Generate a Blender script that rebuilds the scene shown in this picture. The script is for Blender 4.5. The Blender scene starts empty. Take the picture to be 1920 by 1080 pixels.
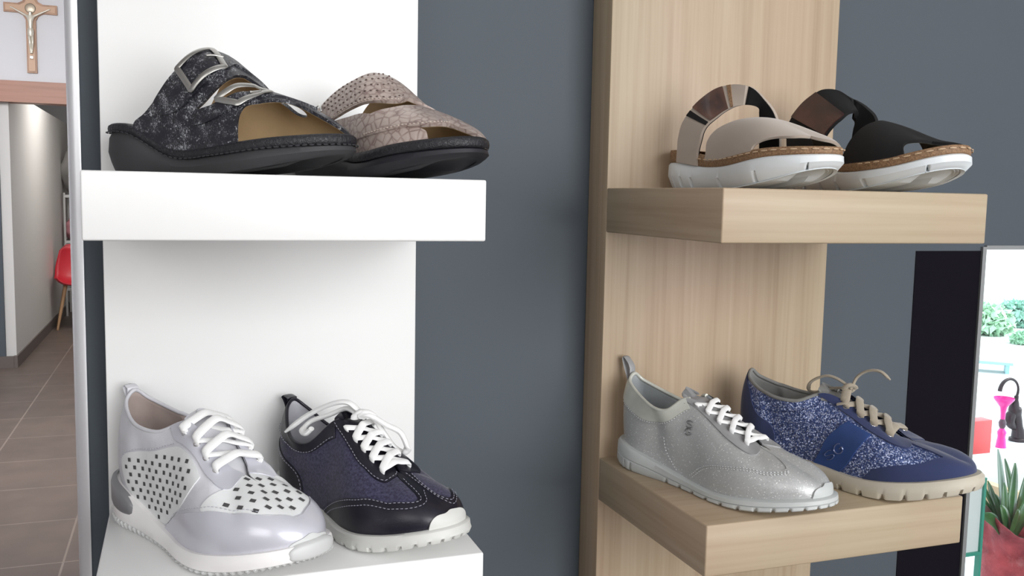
import bpy, bmesh, math, random
import numpy as np
from mathutils import Vector, Matrix
from mathutils.geometry import delaunay_2d_cdt
random.seed(7); RNG=np.random.RandomState(5)
scn=bpy.context.scene; COL=scn.collection
# ------------------------------------------------------------------ camera, sky, lights, exposure
H=1.35                                   # eye height; the two display panels stand in the plane y = 0
F=np.array([0.33642125,0.93659111,-0.09807059]); R=np.array([0.94158983,-0.3362234,0.01903713]); U=np.array([0.01514362,0.09874677,0.99499736])
C=np.array([0,-1.0,H]); FPX=1741.258
cd=bpy.data.cameras.new('camera'); cam=bpy.data.objects.new('camera',cd); COL.objects.link(cam)
cam.matrix_world=Matrix(((R[0],U[0],-F[0],C[0]),(R[1],U[1],-F[1],C[1]),(R[2],U[2],-F[2],C[2]),(0,0,0,1)))
cd.sensor_width=36; cd.lens=36*FPX/1920; cd.clip_start=.02; cd.clip_end=200
scn.camera=cam
scn.view_settings.view_transform='Standard'; scn.view_settings.look='None'; scn.view_settings.gamma=1; scn.view_settings.use_curve_mapping=False
scn.view_settings.exposure=0.0
W=bpy.data.worlds.new('sky'); scn.world=W; W.use_nodes=True
bg=W.node_tree.nodes['Background']; bg.inputs[0].default_value=(.86,.94,1,1); bg.inputs[1].default_value=2.6
def area(name,loc,target,sx,sy,power,col):
    l=bpy.data.lights.new(name,'AREA'); l.shape='RECTANGLE'; l.size=sx; l.size_y=sy; l.energy=power; l.color=col
    o=bpy.data.objects.new(name,l); COL.objects.link(o); o.location=loc
    o.rotation_euler=(Vector(target)-Vector(loc)).to_track_quat('-Z','Y').to_euler(); return o
area('shopfront_window_light',(1.2,-3.3,1.7),(.2,0,1.2),2.6,2.0,128,(.985,.99,1))
area('left_fill_light',(-1.5,-2.3,2.1),(-.1,0,1.35),1.4,1.2,14,(1,.99,.98))  # fill lamp added to lift shelf tops and left faces; no window there
area('hall_light',(-1.2,3.6,2.65),(-1.3,5.2,0),1.5,1.5,140,(.98,.98,1))
area('corridor_light',(-.6,8.0,2.4),(-1.1,8.6,0.6),.5,1.2,24,(1,.96,.92))
sd=bpy.data.lights.new('sun','SUN'); sd.energy=4.0; sd.angle=.01; sd.color=(1,.97,.92)
so=bpy.data.objects.new('sun',sd); COL.objects.link(so); so.rotation_euler=Vector((-.55,.25,-.8)).to_track_quat('-Z','Y').to_euler()

# ------------------------------------------------------------------ helpers
def at_y(u,v,y):
    d=F+R*(u-960)/FPX+U*(540-v)/FPX; return C+d*(y-C[1])/d[1]
def tag(o,label=None,cat=None,group=None,kind=None):
    if label: o['label']=label
    if cat: o['category']=cat
    if group: o['group']=group
    if kind: o['kind']=kind
    return o
def empty(name,loc,rz=0,label=None,cat=None,group=None):
    o=bpy.data.objects.new(name,None); COL.objects.link(o); o.location=tuple(float(c) for c in loc); o.rotation_euler=(0,0,rz); o.empty_display_size=.03
    return tag(o,label,cat,group)
def mesh(name,verts,faces,mats,parent=None,smooth=True,sharp=None,fmat=None,merge=0,angle=None,fix=False):
    me=bpy.data.meshes.new(name); me.from_pydata([tuple(map(float,v)) for v in verts],[],[tuple(int(i) for i in f) for f in faces])
    if not isinstance(mats,(list,tuple)): mats=[mats]
    for m in mats: me.materials.append(m)
    bm=bmesh.new(); bm.from_mesh(me)
    if fmat is not None:
        bm.faces.ensure_lookup_table()
        for f,i in zip(bm.faces,fmat): f.material_index=i
    if merge: bmesh.ops.remove_doubles(bm,verts=bm.verts,dist=merge)
    if fix: bmesh.ops.recalc_face_normals(bm,faces=bm.faces)
    for f in bm.faces: f.smooth=smooth
    if angle is not None:
        for e in bm.edges:
            if len(e.link_faces)==2 and e.calc_face_angle(0)>angle: e.smooth=False
    bm.to_mesh(me); bm.free()
    if sharp is not None:
        pass
    o=bpy.data.objects.new(name,me); COL.objects.link(o)
    if parent: o.parent=parent
    return o
def bmobj(name,bm,m,parent=None,smooth=False,angle=.6,loc=None):
    me=bpy.data.meshes.new(name)
    for f in bm.faces: f.smooth=smooth
    if smooth:
        for e in bm.edges:
            if len(e.link_faces)==2 and e.calc_face_angle(0)>angle: e.smooth=False
    bm.to_mesh(me); bm.free()
    for x in (m if isinstance(m,(list,tuple)) else [m]): me.materials.append(x)
    o=bpy.data.objects.new(name,me); COL.objects.link(o)
    if parent: o.parent=parent
    if loc is not None: o.location=loc
    return o
def box(name,a,b,m,parent=None,bev=0,seg=2):
    """box between two corners; origin at its base centre"""
    a=np.array(a,float); b=np.array(b,float); c=(a+b)/2; c[2]=min(a[2],b[2]); s=np.abs(b-a)
    bm=bmesh.new(); bmesh.ops.create_cube(bm,size=1)
    for v in bm.verts: v.co=Vector((v.co.x*s[0],v.co.y*s[1],(v.co.z+.5)*s[2]))
    if bev: bmesh.ops.bevel(bm,geom=list(bm.edges),offset=bev,segments=seg,affect='EDGES',profile=.5)
    return bmobj(name,bm,m,parent,smooth=bool(bev),angle=.9,loc=tuple(c))
def struct(o): o['kind']='structure'; return o
def tube_geo(path,r,n=8,flat=1.0,up=(0,0,1),closed=False,cap=True,side=None):
    """path (N,3); r radius or array; flat = thickness / width"""
    P=np.array(path,float); N=len(P); r=np.broadcast_to(np.array(r,float),(N,))
    T=np.gradient(P,axis=0)
    if closed: T=np.roll(P,-1,0)-np.roll(P,1,0)
    T/=np.linalg.norm(T,axis=1,keepdims=True)+1e-12
    V=[];Fc=[]; up=np.array(up,float)
    ups=np.broadcast_to(up,(N,3)) if up.ndim==1 else up
    prev=None
    for i in range(N):
        s=np.cross(T[i],ups[i]); l=np.linalg.norm(s)
        if side is not None: s=np.array(side,float); s=s-T[i]*(s@T[i]); l=np.linalg.norm(s)
        if l<.15 and prev is not None: s=prev-T[i]*np.dot(prev,T[i]); l=np.linalg.norm(s)
        if l<1e-6: s=np.cross(T[i],[1,0,0.01]); l=np.linalg.norm(s)
        s=s/l
        if prev is not None and np.dot(s,prev)<0 and ups is not None and False: s=-s
        prev=s; nrm=np.cross(s,T[i])
        for j in range(n):
            a=2*math.pi*j/n; V.append(P[i]+r[i]*(math.cos(a)*s+flat*math.sin(a)*nrm))
    M=N if closed else N-1
    for i in range(M):
        k=(i+1)%N
        for j in range(n):
            Fc.append((i*n+j,i*n+(j+1)%n,k*n+(j+1)%n,k*n+j))
    if cap and not closed:
        Fc.append(tuple(range(n))[::-1]); Fc.append(tuple((N-1)*n+j for j in range(n)))
    return V,Fc
class Geo:
    def __init__(g): g.v=[];g.f=[];g.m=[]
    def add(g,VF,m=0):
        V,Fc=VF; o=len(g.v); g.v+= [tuple(x) for x in V]; g.f+=[tuple(i+o for i in f) for f in Fc]; g.m+=[m]*len(Fc); return g
    def obj(g,name,mats,parent=None,smooth=True,angle=.9,merge=0,fix=True):
        return mesh(name,g.v,g.f,mats,parent,smooth,fmat=g.m,angle=angle,merge=merge,fix=fix)
def boxgeo(a,b):
    x0,y0,z0=a;x1,y1,z1=b
    V=[(x0,y0,z0),(x1,y0,z0),(x1,y1,z0),(x0,y1,z0),(x0,y0,z1),(x1,y0,z1),(x1,y1,z1),(x0,y1,z1)]
    return V,[(0,3,2,1),(4,5,6,7),(0,1,5,4),(1,2,6,5),(2,3,7,6),(3,0,4,7)]
def curve(pts,n=24,closed=False):
    P=np.array(pts,float); u=np.arange(len(P),dtype=float)
    if closed: 
        return crom(np.c_[u,P],np.linspace(0,len(P),n,endpoint=False),float(len(P)))
    return crom(np.c_[u,P],np.linspace(0,len(P)-1,n))
def lathe(prof,n=32,c=(0,0,0)):
    V=[];Fc=[]
    for r,z in prof:
        for j in range(n): a=2*math.pi*j/n; V.append((c[0]+r*math.cos(a),c[1]+r*math.sin(a),c[2]+z))
    for i in range(len(prof)-1):
        for j in range(n): Fc.append((i*n+j,i*n+(j+1)%n,(i+1)*n+(j+1)%n,(i+1)*n+j))
    return V,Fc

# ------------------------------------------------------------------ materials
class NT:
    def __init__(t,name,col=(.5,.5,.5),rough=.5,metal=0,spec=.5,sheen=0,coat=0,trans=0):
        t.m=bpy.data.materials.new(name); t.m.use_nodes=True; t.nt=t.m.node_tree; t.b=t.nt.nodes['Principled BSDF']
        t.b.inputs['Base Color'].default_value=(*col,1); t.b.inputs['Roughness'].default_value=rough; t.b.inputs['Metallic'].default_value=metal
        t.b.inputs['Specular IOR Level'].default_value=spec; t.b.inputs['Sheen Weight'].default_value=sheen; t.b.inputs['Coat Weight'].default_value=coat
        t.b.inputs['Transmission Weight'].default_value=trans
        t.tc=t.nt.nodes.new('ShaderNodeTexCoord')
    def n(t,ty,**k):
        x=t.nt.nodes.new(ty)
        for a,b in k.items():
            if a in x.inputs.keys(): x.inputs[a].default_value=b
            else: setattr(x,a,b)
        return x
    def l(t,a,b): t.nt.links.new(a,b)
    def co(t,scale=(1,1,1),rot=(0,0,0),src='Object'):
        mp=t.n('ShaderNodeMapping'); mp.inputs['Scale'].default_value=scale; mp.inputs['Rotation'].default_value=rot; t.l(t.tc.outputs[src],mp.inputs[0]); return mp.outputs[0]
    def noise(t,vec,scale=5,detail=3,rough=.5,dist=0):
        x=t.n('ShaderNodeTexNoise'); x.inputs['Scale'].default_value=scale; x.inputs['Detail'].default_value=detail; x.inputs['Roughness'].default_value=rough; x.inputs['Distortion'].default_value=dist
        t.l(vec,x.inputs['Vector']); return x.outputs['Fac']
    def vor(t,vec,scale,feature='F1',out='Distance',rand=1):
        x=t.n('ShaderNodeTexVoronoi'); x.feature=feature; x.inputs['Scale'].default_value=scale; x.inputs['Randomness'].default_value=rand; t.l(vec,x.inputs['Vector']); return x.outputs[out]
    def ramp(t,fac,stops,interp='LINEAR'):
        x=t.n('ShaderNodeValToRGB'); e=x.color_ramp.elements; x.color_ramp.interpolation=interp
        while len(e)<len(stops): e.new(.5)
        for i,(p,c) in enumerate(stops): e[i].position=p; e[i].color=(*c,1) if len(c)==3 else c
        t.l(fac,x.inputs[0]); return x.outputs[0]
    def bump(t,h,strength=.3,dist=.001):
        x=t.n('ShaderNodeBump'); x.inputs['Strength'].default_value=strength; x.inputs['Distance'].default_value=dist; t.l(h,x.inputs['Height']); t.l(x.outputs[0],t.b.inputs['Normal']); return x
    def base(t,c): t.l(c,t.b.inputs['Base Color'])
    def math(t,op,a,b):
        x=t.n('ShaderNodeMath'); x.operation=op
        for i,v in enumerate((a,b)):
            if isinstance(v,(int,float)): x.inputs[i].default_value=v
            else: t.l(v,x.inputs[i])
        return x.outputs[0]
def g3(*c): return tuple(c)
def leather(name,col,rough=.45,grain=900,strength=.12,metal=0,coat=0,var=.12,sheen=0):
    t=NT(name,col,rough,metal,.5,sheen,coat); v=t.co()
    h=t.vor(v,grain); t.bump(h,strength,.0006)
    n=t.noise(v,35,4); c=np.array(col); t.base(t.ramp(n,[(.3,tuple(c*(1-var))),(.7,tuple(np.minimum(c*(1+var),1)))]))
    return t.m
def plain(name,col,rough=.5,metal=0,spec=.5,coat=0): return NT(name,col,rough,metal,spec,0,coat).m
def glitter(name,base,flake,scale=900,amount=.5,metal=.75,rough=.38,fine=1):
    t=NT(name,base,rough,metal); v=t.co()
    x=t.n('ShaderNodeTexVoronoi'); x.inputs['Scale'].default_value=scale; t.l(v,x.inputs['Vector'])
    sep=t.n('ShaderNodeSeparateColor'); t.l(x.outputs['Color'],sep.inputs[0])
    t.base(t.ramp(sep.outputs[0],[(0,base),(1-amount,tuple(np.array(base)*1.15)),(min(.999,1-amount*.45),flake)]))
    # flakes tilt every way
    nm=t.n('ShaderNodeMixRGB' if False else 'ShaderNodeMix'); nm.data_type='VECTOR'; nm.inputs['Factor'].default_value=.34*fine
    geo=t.n('ShaderNodeNewGeometry'); t.l(geo.outputs['Normal'],nm.inputs[4])
    sub=t.n('ShaderNodeVectorMath'); sub.operation='SUBTRACT'; sub.inputs[1].default_value=(.5,.5,.5); t.l(x.outputs['Color'],sub.inputs[0])
    sc=t.n('ShaderNodeVectorMath'); sc.operation='SCALE'; sc.inputs[3].default_value=2.4; t.l(sub.outputs[0],sc.inputs[0]); t.l(sc.outputs[0],nm.inputs[5])
    nn=t.n('ShaderNodeVectorMath'); nn.operation='NORMALIZE'; t.l(nm.outputs[1],nn.inputs[0]); t.l(nn.outputs[0],t.b.inputs['Normal'])
    return t.m
def wood(name,axis,tint=.93):
    """oak veneer, grain running along axis"""
    t=NT(name,(.6,.47,.36),.5)
    sc={'z':((42,42,1.1),(170,170,2.2)),'x':((1.2,26,26),(2.4,120,120)),'y':((26,1.2,26),(120,2.4,120))}[axis]
    a=t.noise(t.co(sc[0]),1,5,.6,.6); b=t.noise(t.co(sc[1]),1,3,.6)
    c=t.noise(t.co((3.0,3.0,.9)),1.3,2)
    m=t.math('ADD',t.math('MULTIPLY',a,.6),t.math('MULTIPLY',b,.4))
    k=tint
    col=t.ramp(m,[(.30,(.34*k,.245*k,.165*k)),(.46,(.43*k,.33*k,.235*k)),(.6,(.475*k,.375*k,.275*k)),(.75,(.515*k,.415*k,.315*k))])
    mx=t.n('ShaderNodeMix'); mx.data_type='RGBA'; mx.blend_type='MULTIPLY'; mx.inputs[0].default_value=1
    t.l(col,mx.inputs[6]); t.l(t.ramp(c,[(.35,(1,.93,.88)),(.65,(.97,1,.93))]),mx.inputs[7]); t.base(mx.outputs[2])
    t.bump(b,.12,.0006); return t.m
# ------------------------------------------------------------------ shoe geometry
def crom(tab, u, period=None):
    """Catmull-Rom through rows (u, values...), evaluated at array u"""
    T=np.array(tab,float); k=T[:,0]; V=T[:,1:]; u=np.asarray(u,float)
    if period:
        u=np.mod(u,period)
        k=np.r_[k[-2]-period,k[-1]-period,k,k[0]+period,k[1]+period,k[2]+period]
        V=np.vstack([V[-2:],V,V[:3]])
    else:
        u=np.clip(u,k[0],k[-1])
        k=np.r_[2*k[0]-k[1],k,2*k[-1]-k[-2]]; V=np.vstack([2*V[0]-V[1],V,2*V[-1]-V[-2]])
    M=np.zeros_like(V)
    M[1:-1]=(V[2:]-V[:-2])/(k[2:]-k[:-2])[:,None]
    i=np.clip(np.searchsorted(k,u,side='right')-1,1,len(k)-3)
    h=(k[i+1]-k[i]); f=((u-k[i])/h)
    f_=f[...,None]; h_=h[...,None]
    out=(2*f_**3-3*f_**2+1)*V[i]+(f_**3-2*f_**2+f_)*h_*M[i]+(-2*f_**3+3*f_**2)*V[i+1]+(f_**3-f_**2)*h_*M[i+1]
    return out
OUT=[(0,0),(.035,-.075),(.13,-.115),(.30,-.118),(.45,-.135),(.60,-.172),(.72,-.183),(.84,-.155),(.94,-.098),(1,.02),
     (.95,.125),(.86,.165),(.75,.175),(.62,.160),(.45,.112),(.30,.100),(.13,.108),(.035,.075)]
def outline_y(s,out=OUT):
    th=[]; n=0; tip=[i for i,(x,y) in enumerate(out) if x==1][0]
    for i,(x,y) in enumerate(out):
        a=np.arccos(1-2*x)/(2*np.pi); th.append((a if i<=tip else 1-a,y))
    return crom(th,s,1.0)[...,0]
def outline(s,out=OUT):
    s=np.mod(s,1.0)
    return (1-np.cos(2*np.pi*s))/2, outline_y(s,out)
class Shoe:
    """everything in unit shoe length; world(): place on the shelf"""
    def __init__(k,**a):
        k.L=.27; k.w=1.0; k.x0=0;k.y0=0;k.z0=0;k.yaw=-.78
        k.zb=[(0,.02),(.12,0),(.62,0),(.8,.02),(1,.09)]
        k.zf=[(0,.17),(.15,.15),(.4,.11),(.6,.10),(.8,.12),(1,.16)]
        k.out=OUT; k.inset=.012; k.bulge=.10
        k.zh=.40;k.xh=.03; k.zl=.27;k.xl=.17;k.yl=.085; k.zt=.40;k.xt=.40;k.yt=.06; k.zv=.25;k.xv=.66;k.yv=.025; k.ztoe=.17;k.xtoe=.92; k.med=.0
        k.__dict__.update(a)
        k.build()
    full=False
    def build(k):
        if k.full:
            k.E=k.R+[(1-e[0],)+tuple(e[1:]) for e in k.R[1:-1]][::-1]; return
        E=[(0,k.xh,0,k.zh),(.06,k.xh+.022,-.05,k.zh-.035),(.15,k.xl,-k.yl,k.zl+.01),(.205,(k.xl+k.xt)/2,-k.yl*.98,k.zl*.88+.12*k.zt),
           (.27,k.xt,-k.yt,k.zt),(.33,(k.xt+k.xv)/2,-(k.yt+k.yv)/2,(k.zt+k.zv)/2+.004),(.38,k.xv,-k.yv,k.zv),(.405,k.xv+.025,0,k.zv-.005),
           (.43,k.xv*.72+k.xtoe*.28,.003,k.zv*.72+k.ztoe*.28+.005),(.456,k.xv*.42+k.xtoe*.58,.006,k.zv*.42+k.ztoe*.58+.009),(.479,k.xv*.15+k.xtoe*.85,.009,k.zv*.15+k.ztoe*.85+.006),(.5,k.xtoe,.012,k.ztoe)]
        R=[(1-e[0],e[1],-e[2]+2*k.med if abs(e[2])>.015 else e[2],e[3]+(k.med if .1<e[0]<.25 else 0)) for e in E[1:-1]][::-1]
        k.E=E+R
    def edge(k,s): return crom(k.E,s,1.0)
    def base(k,s,off=0.0):
        s=np.asarray(s,float)
        x,y=outline(s,k.out); y=y*k.w
        ds=1e-3; xa,ya=outline(s-ds,k.out); xb,yb=outline(s+ds,k.out)
        tx,ty=xb-xa,(yb-ya)*k.w; n=np.hypot(tx,ty)+1e-12
        nx,ny=ty/n,-tx/n     # outward? s runs heel->right->toe : clockwise seen from above
        return x+nx*off, y+ny*off
    def zf_(k,s):
        x,_=outline(s,k.out); return crom(k.zf,x)[...,0]
    def zb_(k,s):
        x,_=outline(s,k.out); return crom(k.zb,x)[...,0]
    def P(k,s,t,off=0.0):
        s,t=np.broadcast_arrays(np.asarray(s,float),np.asarray(t,float))
        p=k._P(s,t)
        if np.any(off!=0):
            p=p+k.N(s,t)*np.asarray(off)[...,None]
        return p
    def N(k,s,t):
        e=2e-3
        a=k._P(s+e,t)-k._P(s-e,t); b=k._P(s,np.minimum(t+e,1))-k._P(s,np.maximum(t-e,0))
        n=np.cross(a,b); return n/(np.linalg.norm(n,axis=-1,keepdims=True)+1e-12)
    def _P(k,s,t):
        if k.full: return k._Q(s,t)
        sm=np.mod(s,1.0); sf=np.minimum(sm,1-sm); w=np.clip((sf-.345)/.06,0,1); w=.030*w*w*(3-2*w)
        return sum(c*k._Q(s+w*d,t) for d,c in ((-1,.12),(-.5,.22),(0,.32),(.5,.22),(1,.12)))
    def _Q(k,s,t):
        bx,by=k.base(s,-k.inset); B=np.stack([bx,by,k.zf_(s)],-1)
        E=k.edge(s)
        sm=np.mod(s,1.0); sf=np.minimum(sm,1-sm)
        v=np.clip((sf-.20)/.18,0,1); v=v*v*(3-2*v)
        if k.full: v=np.ones_like(v)
        # 0 collar (vertical end), 1 vamp (horizontal end)
        D=E-B; dist=np.linalg.norm(D,axis=-1,keepdims=True); H=D.copy(); H[...,2]=0
        h=np.linalg.norm(H,axis=-1,keepdims=True); Hn=H/(h+1e-9)
        xx=E[...,0]; q1=k.edge(np.clip(sf,.30,.492)+.004); q0=k.edge(np.clip(sf,.30,.492)-.004); sl=(q1[...,2]-q0[...,2])/np.maximum(q1[...,0]-q0[...,0],2e-3)
        if k.full:
            e1=k.edge(sm+.004); e0=k.edge(sm-.004); dx=e1[...,0]-e0[...,0]
            sl=(e1[...,2]-e0[...,2])*np.sign(dx)/(np.abs(dx)+2e-3)
            slope=0
        T1h=Hn.copy(); T1h[...,2]=T1h[...,0]*sl; 
        up=np.zeros_like(E); up[...,2]=1
        toe=np.clip((sf-.40)/.08,0,1)[...,None]; T1=(T1h*v[...,None]*(1.15-.30*toe)+(up*.9+Hn*.35)*(1-v[...,None]))*dist
        T0=(up*.95-Hn*k.bulge*(1+1.2*v[...,None]*(1-.6*toe)))*dist
        T0=T0+ (up*.25*v[...,None])*dist
        t=t[...,None]
        return (2*t**3-3*t**2+1)*B+(t**3-2*t**2+t)*T0+(-2*t**3+3*t**2)*E+(t**3-t**2)*T1
    def world(k,p):
        p=np.asarray(p)*k.L; c,s=np.cos(k.yaw),np.sin(k.yaw)
        return np.stack([k.x0+c*p[...,0]-s*p[...,1],k.y0+s*p[...,0]+c*p[...,1],k.z0+p[...,2]],-1)
    def sole_pts(k,s):
        x,y=k.base(s,0.0); return np.stack([x,y,k.zb_(s)],-1),np.stack([x,y,k.zf_(s)],-1)

    def sheet(k,sf,b,off=0.0):
        sf,b=np.broadcast_arrays(np.asarray(sf,float),np.asarray(b,float))
        return k.P(np.where(b<=0,sf,1-sf),1-np.abs(b),off)

# ------------------------------------------------------------------ shoe toolkit
def L_(k,p): return np.asarray(p)*k.L
def densify(poly,step=.02,sc=(4,1)):
    """closed outline; a point given twice is a corner, the rest is smoothed"""
    P=[tuple(p) for p in poly]; n=len(P)
    corners=[i for i in range(n) if P[i]==P[(i+1)%n]]
    if not corners:
        Q=np.array(P,float); m=max(24,int(n*8)); return curve(Q,m,closed=True)
    i0=(corners[0]+1)%n; P=P[i0:]+P[:i0]      # starts on a corner
    segs=[];cur=[P[0]]
    for i in range(1,n):
        cur.append(P[i])
        if i+1<n and P[i]==P[i+1]: segs.append(cur); cur=[]
    segs.append(cur) if cur else None
    out=[]
    for s in segs:
        if s[0] is not None and out: pass
        s=np.array(s,float)
        if len(s)==1: out.append(s); continue
        ln=np.sum(np.hypot(np.diff(s[:,0])*sc[0],np.diff(s[:,1])*sc[1]))
        m=max(len(s)*3 if len(s)>2 else 2,int(ln/step)+2)
        out.append(curve(s,m)[:-1] if len(s)>1 else s)
    # the closing corner
    return np.vstack(out)
def pip(O,a,b):
    x0,y0=O[:,0],O[:,1]; x1,y1=np.roll(x0,-1),np.roll(y0,-1); c=(y0>b)!=(y1>b)
    return bool(np.sum(c&(a<(x1-x0)*(b-y0)/np.where(y1==y0,1e-12,y1-y0)+x0))%2)
def patch_geo(fn,poly,off,low=-.002,grid=(.01,.05),sc=4.0,skirt=True,flip=False,step=.02,hole=None):
    """fn(a,b,off)->(N,3) unit points; closed outline in (a,b)"""
    O=densify(poly,step); 
    keep=[0]
    for i in range(1,len(O)):
        if np.hypot((O[i]-O[keep[-1]])[0]*sc,(O[i]-O[keep[-1]])[1])>1e-4: keep.append(i)
    O=O[keep]
    if np.hypot((O[0]-O[-1])[0]*sc,(O[0]-O[-1])[1])<1e-4: O=O[:-1]
    mn,mx=O.min(0),O.max(0)
    ga=np.arange(mn[0],mx[0],grid[0]); gb=np.arange(mn[1],mx[1],grid[1])
    X,Y=np.meshgrid(ga+grid[0]*.37,gb+grid[1]*.41); pts=np.c_[X.ravel(),Y.ravel()]
    x0,y0=O[:,0],O[:,1]; x1,y1=np.roll(x0,-1),np.roll(y0,-1)
    ins=np.zeros(len(pts),bool); dmin=np.full(len(pts),1e9)
    for a,b,c,d in zip(x0,y0,x1,y1):
        cr=((b>pts[:,1])!=(d>pts[:,1]))&(pts[:,0]<(c-a)*(pts[:,1]-b)/((d-b) if d!=b else 1e-12)+a); ins^=cr
        A=np.array([a*sc,b]);B=np.array([c*sc,d]);q=pts*[sc,1]; ab=B-A; t=np.clip(((q-A)@ab)/(ab@ab+1e-12),0,1); dmin=np.minimum(dmin,np.linalg.norm(A+t[:,None]*ab-q,axis=1))
    pts=pts[ins&(dmin>min(grid[1],grid[0]*sc)*.3)]
    n=len(O); HL=None
    if hole is not None:
        HL=densify(hole,step); HL=HL[np.r_[True,np.hypot(np.diff(HL[:,0])*sc,np.diff(HL[:,1]))>1e-4]]
        pts=pts[~np.array([pip(HL,a,b) for a,b in pts])] if len(pts) else pts
    nh=0 if HL is None else len(HL); allp=np.vstack([O]+([HL] if nh else [])+[pts])*[sc,1]
    vs,es,fs,ov,oe,of=delaunay_2d_cdt([Vector(p) for p in allp],[(i,(i+1)%n) for i in range(n)]+[(n+i,n+(i+1)%nh) for i in range(nh)],[],1,1e-6)
    vs=np.array([(v.x/sc,v.y) for v in vs])
    keepf=[tuple(f) for f in fs]
    if nh: keepf=[f for f in keepf if not pip(HL,*vs[list(f)].mean(0))]
    top=fn(vs[:,0],vs[:,1],off); V=list(top); Fc=[tuple(f) for f in keepf]
    if flip: Fc=[f[::-1] for f in Fc]
    if skirt:
        cnt={}
        for f in Fc:
            for i in range(len(f)): a,b=f[i],f[(i+1)%len(f)]; cnt[(a,b)]=1
        bd=[e for e in cnt if (e[1],e[0]) not in cnt]
        bd=[e for e in bd if not (vs[e[0],1]>.995 and vs[e[1],1]>.995)]
        ids=sorted({i for e in bd for i in e}); lowp=fn(vs[ids,0],vs[ids,1],low); mp={}
        for j,i in enumerate(ids): mp[i]=len(V); V.append(lowp[j])
        for a,b in bd: Fc.append((b,a,mp[a],mp[b]))
    return np.array(V),Fc
def patch(k,name,poly,off,m,parent,fn=None,low=-.002,grid=(.01,.05),extra=None,smooth=True,fix=True,flip=False,ang=.9,hole=None):
    fn=fn or (lambda a,b,o: k.P(a,b,o))
    V,Fc=patch_geo(fn,poly,off,low,grid,flip=flip,hole=hole)
    g=Geo(); g.add((V*k.L,Fc),0); ms=[m]
    if extra:
        for geo,mm in extra: ms.append(mm); g.add(geo,len(ms)-1)
    return g.obj(name,ms,parent,smooth,ang,fix=fix,merge=8e-6)
def inside(poly,a,b):
    O=densify(poly); r=False
    for i in range(len(O)):
        (x0,y0),(x1,y1)=O[i],O[(i+1)%len(O)]
        if (y0>b)!=(y1>b) and a<(x1-x0)*(b-y0)/(y1-y0+1e-12)+x0: r=not r
    return r
def stitches(k,name,path,m,parent,off=.006,dash=.010,gap=.005,r=.0016,fn=None,closed=False,g=None):
    fn=fn or (lambda a,b,o: k.P(a,b,o))
    q=curve(path,len(path)*30,closed); p=fn(q[:,0],q[:,1],off)
    s=np.r_[0,np.cumsum(np.linalg.norm(np.diff(p,axis=0),axis=1))]
    own=g is None; g=g or Geo(); x=0
    while x+dash<s[-1]:
        u=[x,x+dash*.5,x+dash]; pts=np.stack([np.interp(u,s,p[:,i]) for i in range(3)],-1)
        g.add(tube_geo(pts*k.L,[r*k.L*.55,r*k.L,r*k.L*.55],5)); x+=dash+gap
    return g.obj(name,[m],parent,True,2,fix=False) if own else g
def line_tube(k,path,off,r,fn=None,n=None,flat=1.0,closed=False):
    fn=fn or (lambda a,b,o: k.P(a,b,o)); q=curve(path,n or len(path)*8,closed); p=fn(q[:,0],q[:,1],off)
    return tube_geo(p*k.L,r*k.L,6,flat,closed=closed)
def ribbon(k,pts,w,th,n=26,up=(0,0,1),taper=False,side=None):
    P=curve(pts,n); r=np.full(n,w/2.)
    if taper: r[-3:]*=[.9,.7,.55]
    return tube_geo(P*k.L,r*k.L,10,th/w,up,side=side)
def rings_obj(name,rings,mats,parent,capb=True,capt=False,fm=None,angle=.7,smooth=True):
    """rings: list of (N,3) closed loops from bottom to top"""
    N=len(rings[0]); V=np.vstack(rings); Fc=[];M=[]
    for r in range(len(rings)-1):
        for j in range(N):
            Fc.append((r*N+j,r*N+(j+1)%N,(r+1)*N+(j+1)%N,(r+1)*N+j)); M.append(fm[r] if fm else 0)
    V=list(V)
    if capb: V.append(rings[0].mean(0)); c=len(V)-1; Fc+=[(c,(j+1)%N,j) for j in range(N)]; M+=[0]*N
    if capt: V.append(rings[-1].mean(0)); c=len(V)-1; o=(len(rings)-1)*N; Fc+=[(c,o+j,o+(j+1)%N) for j in range(N)]; M+=[0]*N
    return mesh(name,V,Fc,mats,parent,smooth,fmat=M,angle=angle,fix=True)
def shrink(k,s,f,z):
    """loop of the outline drawn in towards the foot's centre line"""
    x,y=k.base(s); xc=np.clip(x,.16,.80); cy=np.where(xc>.5,(xc-.5)*.06,0)
    return np.stack([xc+(x-xc)*f,cy+(y-cy)*f,z],-1)
def sole(k,name,m,parent,levels,N=260,notch=None,bottom=((.92,0),(.6,0),(.25,0)),z0=None,z1=None,tread=0,angle=.7,ztop=None):
    """levels: (fraction of height, outward offset)"""
    s=np.arange(N)/N; zb=k.zb_(s) if z0 is None else z0(s); zf=k.zf_(s) if z1 is None else z1(s)
    rs=[]
    for f,h in bottom[::-1]: rs.append(shrink(k,s,f,zb+h))
    for i,(f,o) in enumerate(levels):
        z=zb+(zf-zb)*f; oo=np.full(N,o)
        if notch is not None and f<notch[2]:
            nn=np.zeros(N)
            for c in notch[0]: nn=np.maximum(nn,np.clip(1-np.abs(s-c)/notch[1],0,1))
            z=z+nn*notch[3]*(1-f/notch[2]) ; oo=oo-nn*.012
        x,y=k.base(s,oo); rs.append(np.stack([x,y,z],-1))
    return rings_obj(name,[r*k.L for r in rs],[m],parent,angle=angle)
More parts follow.
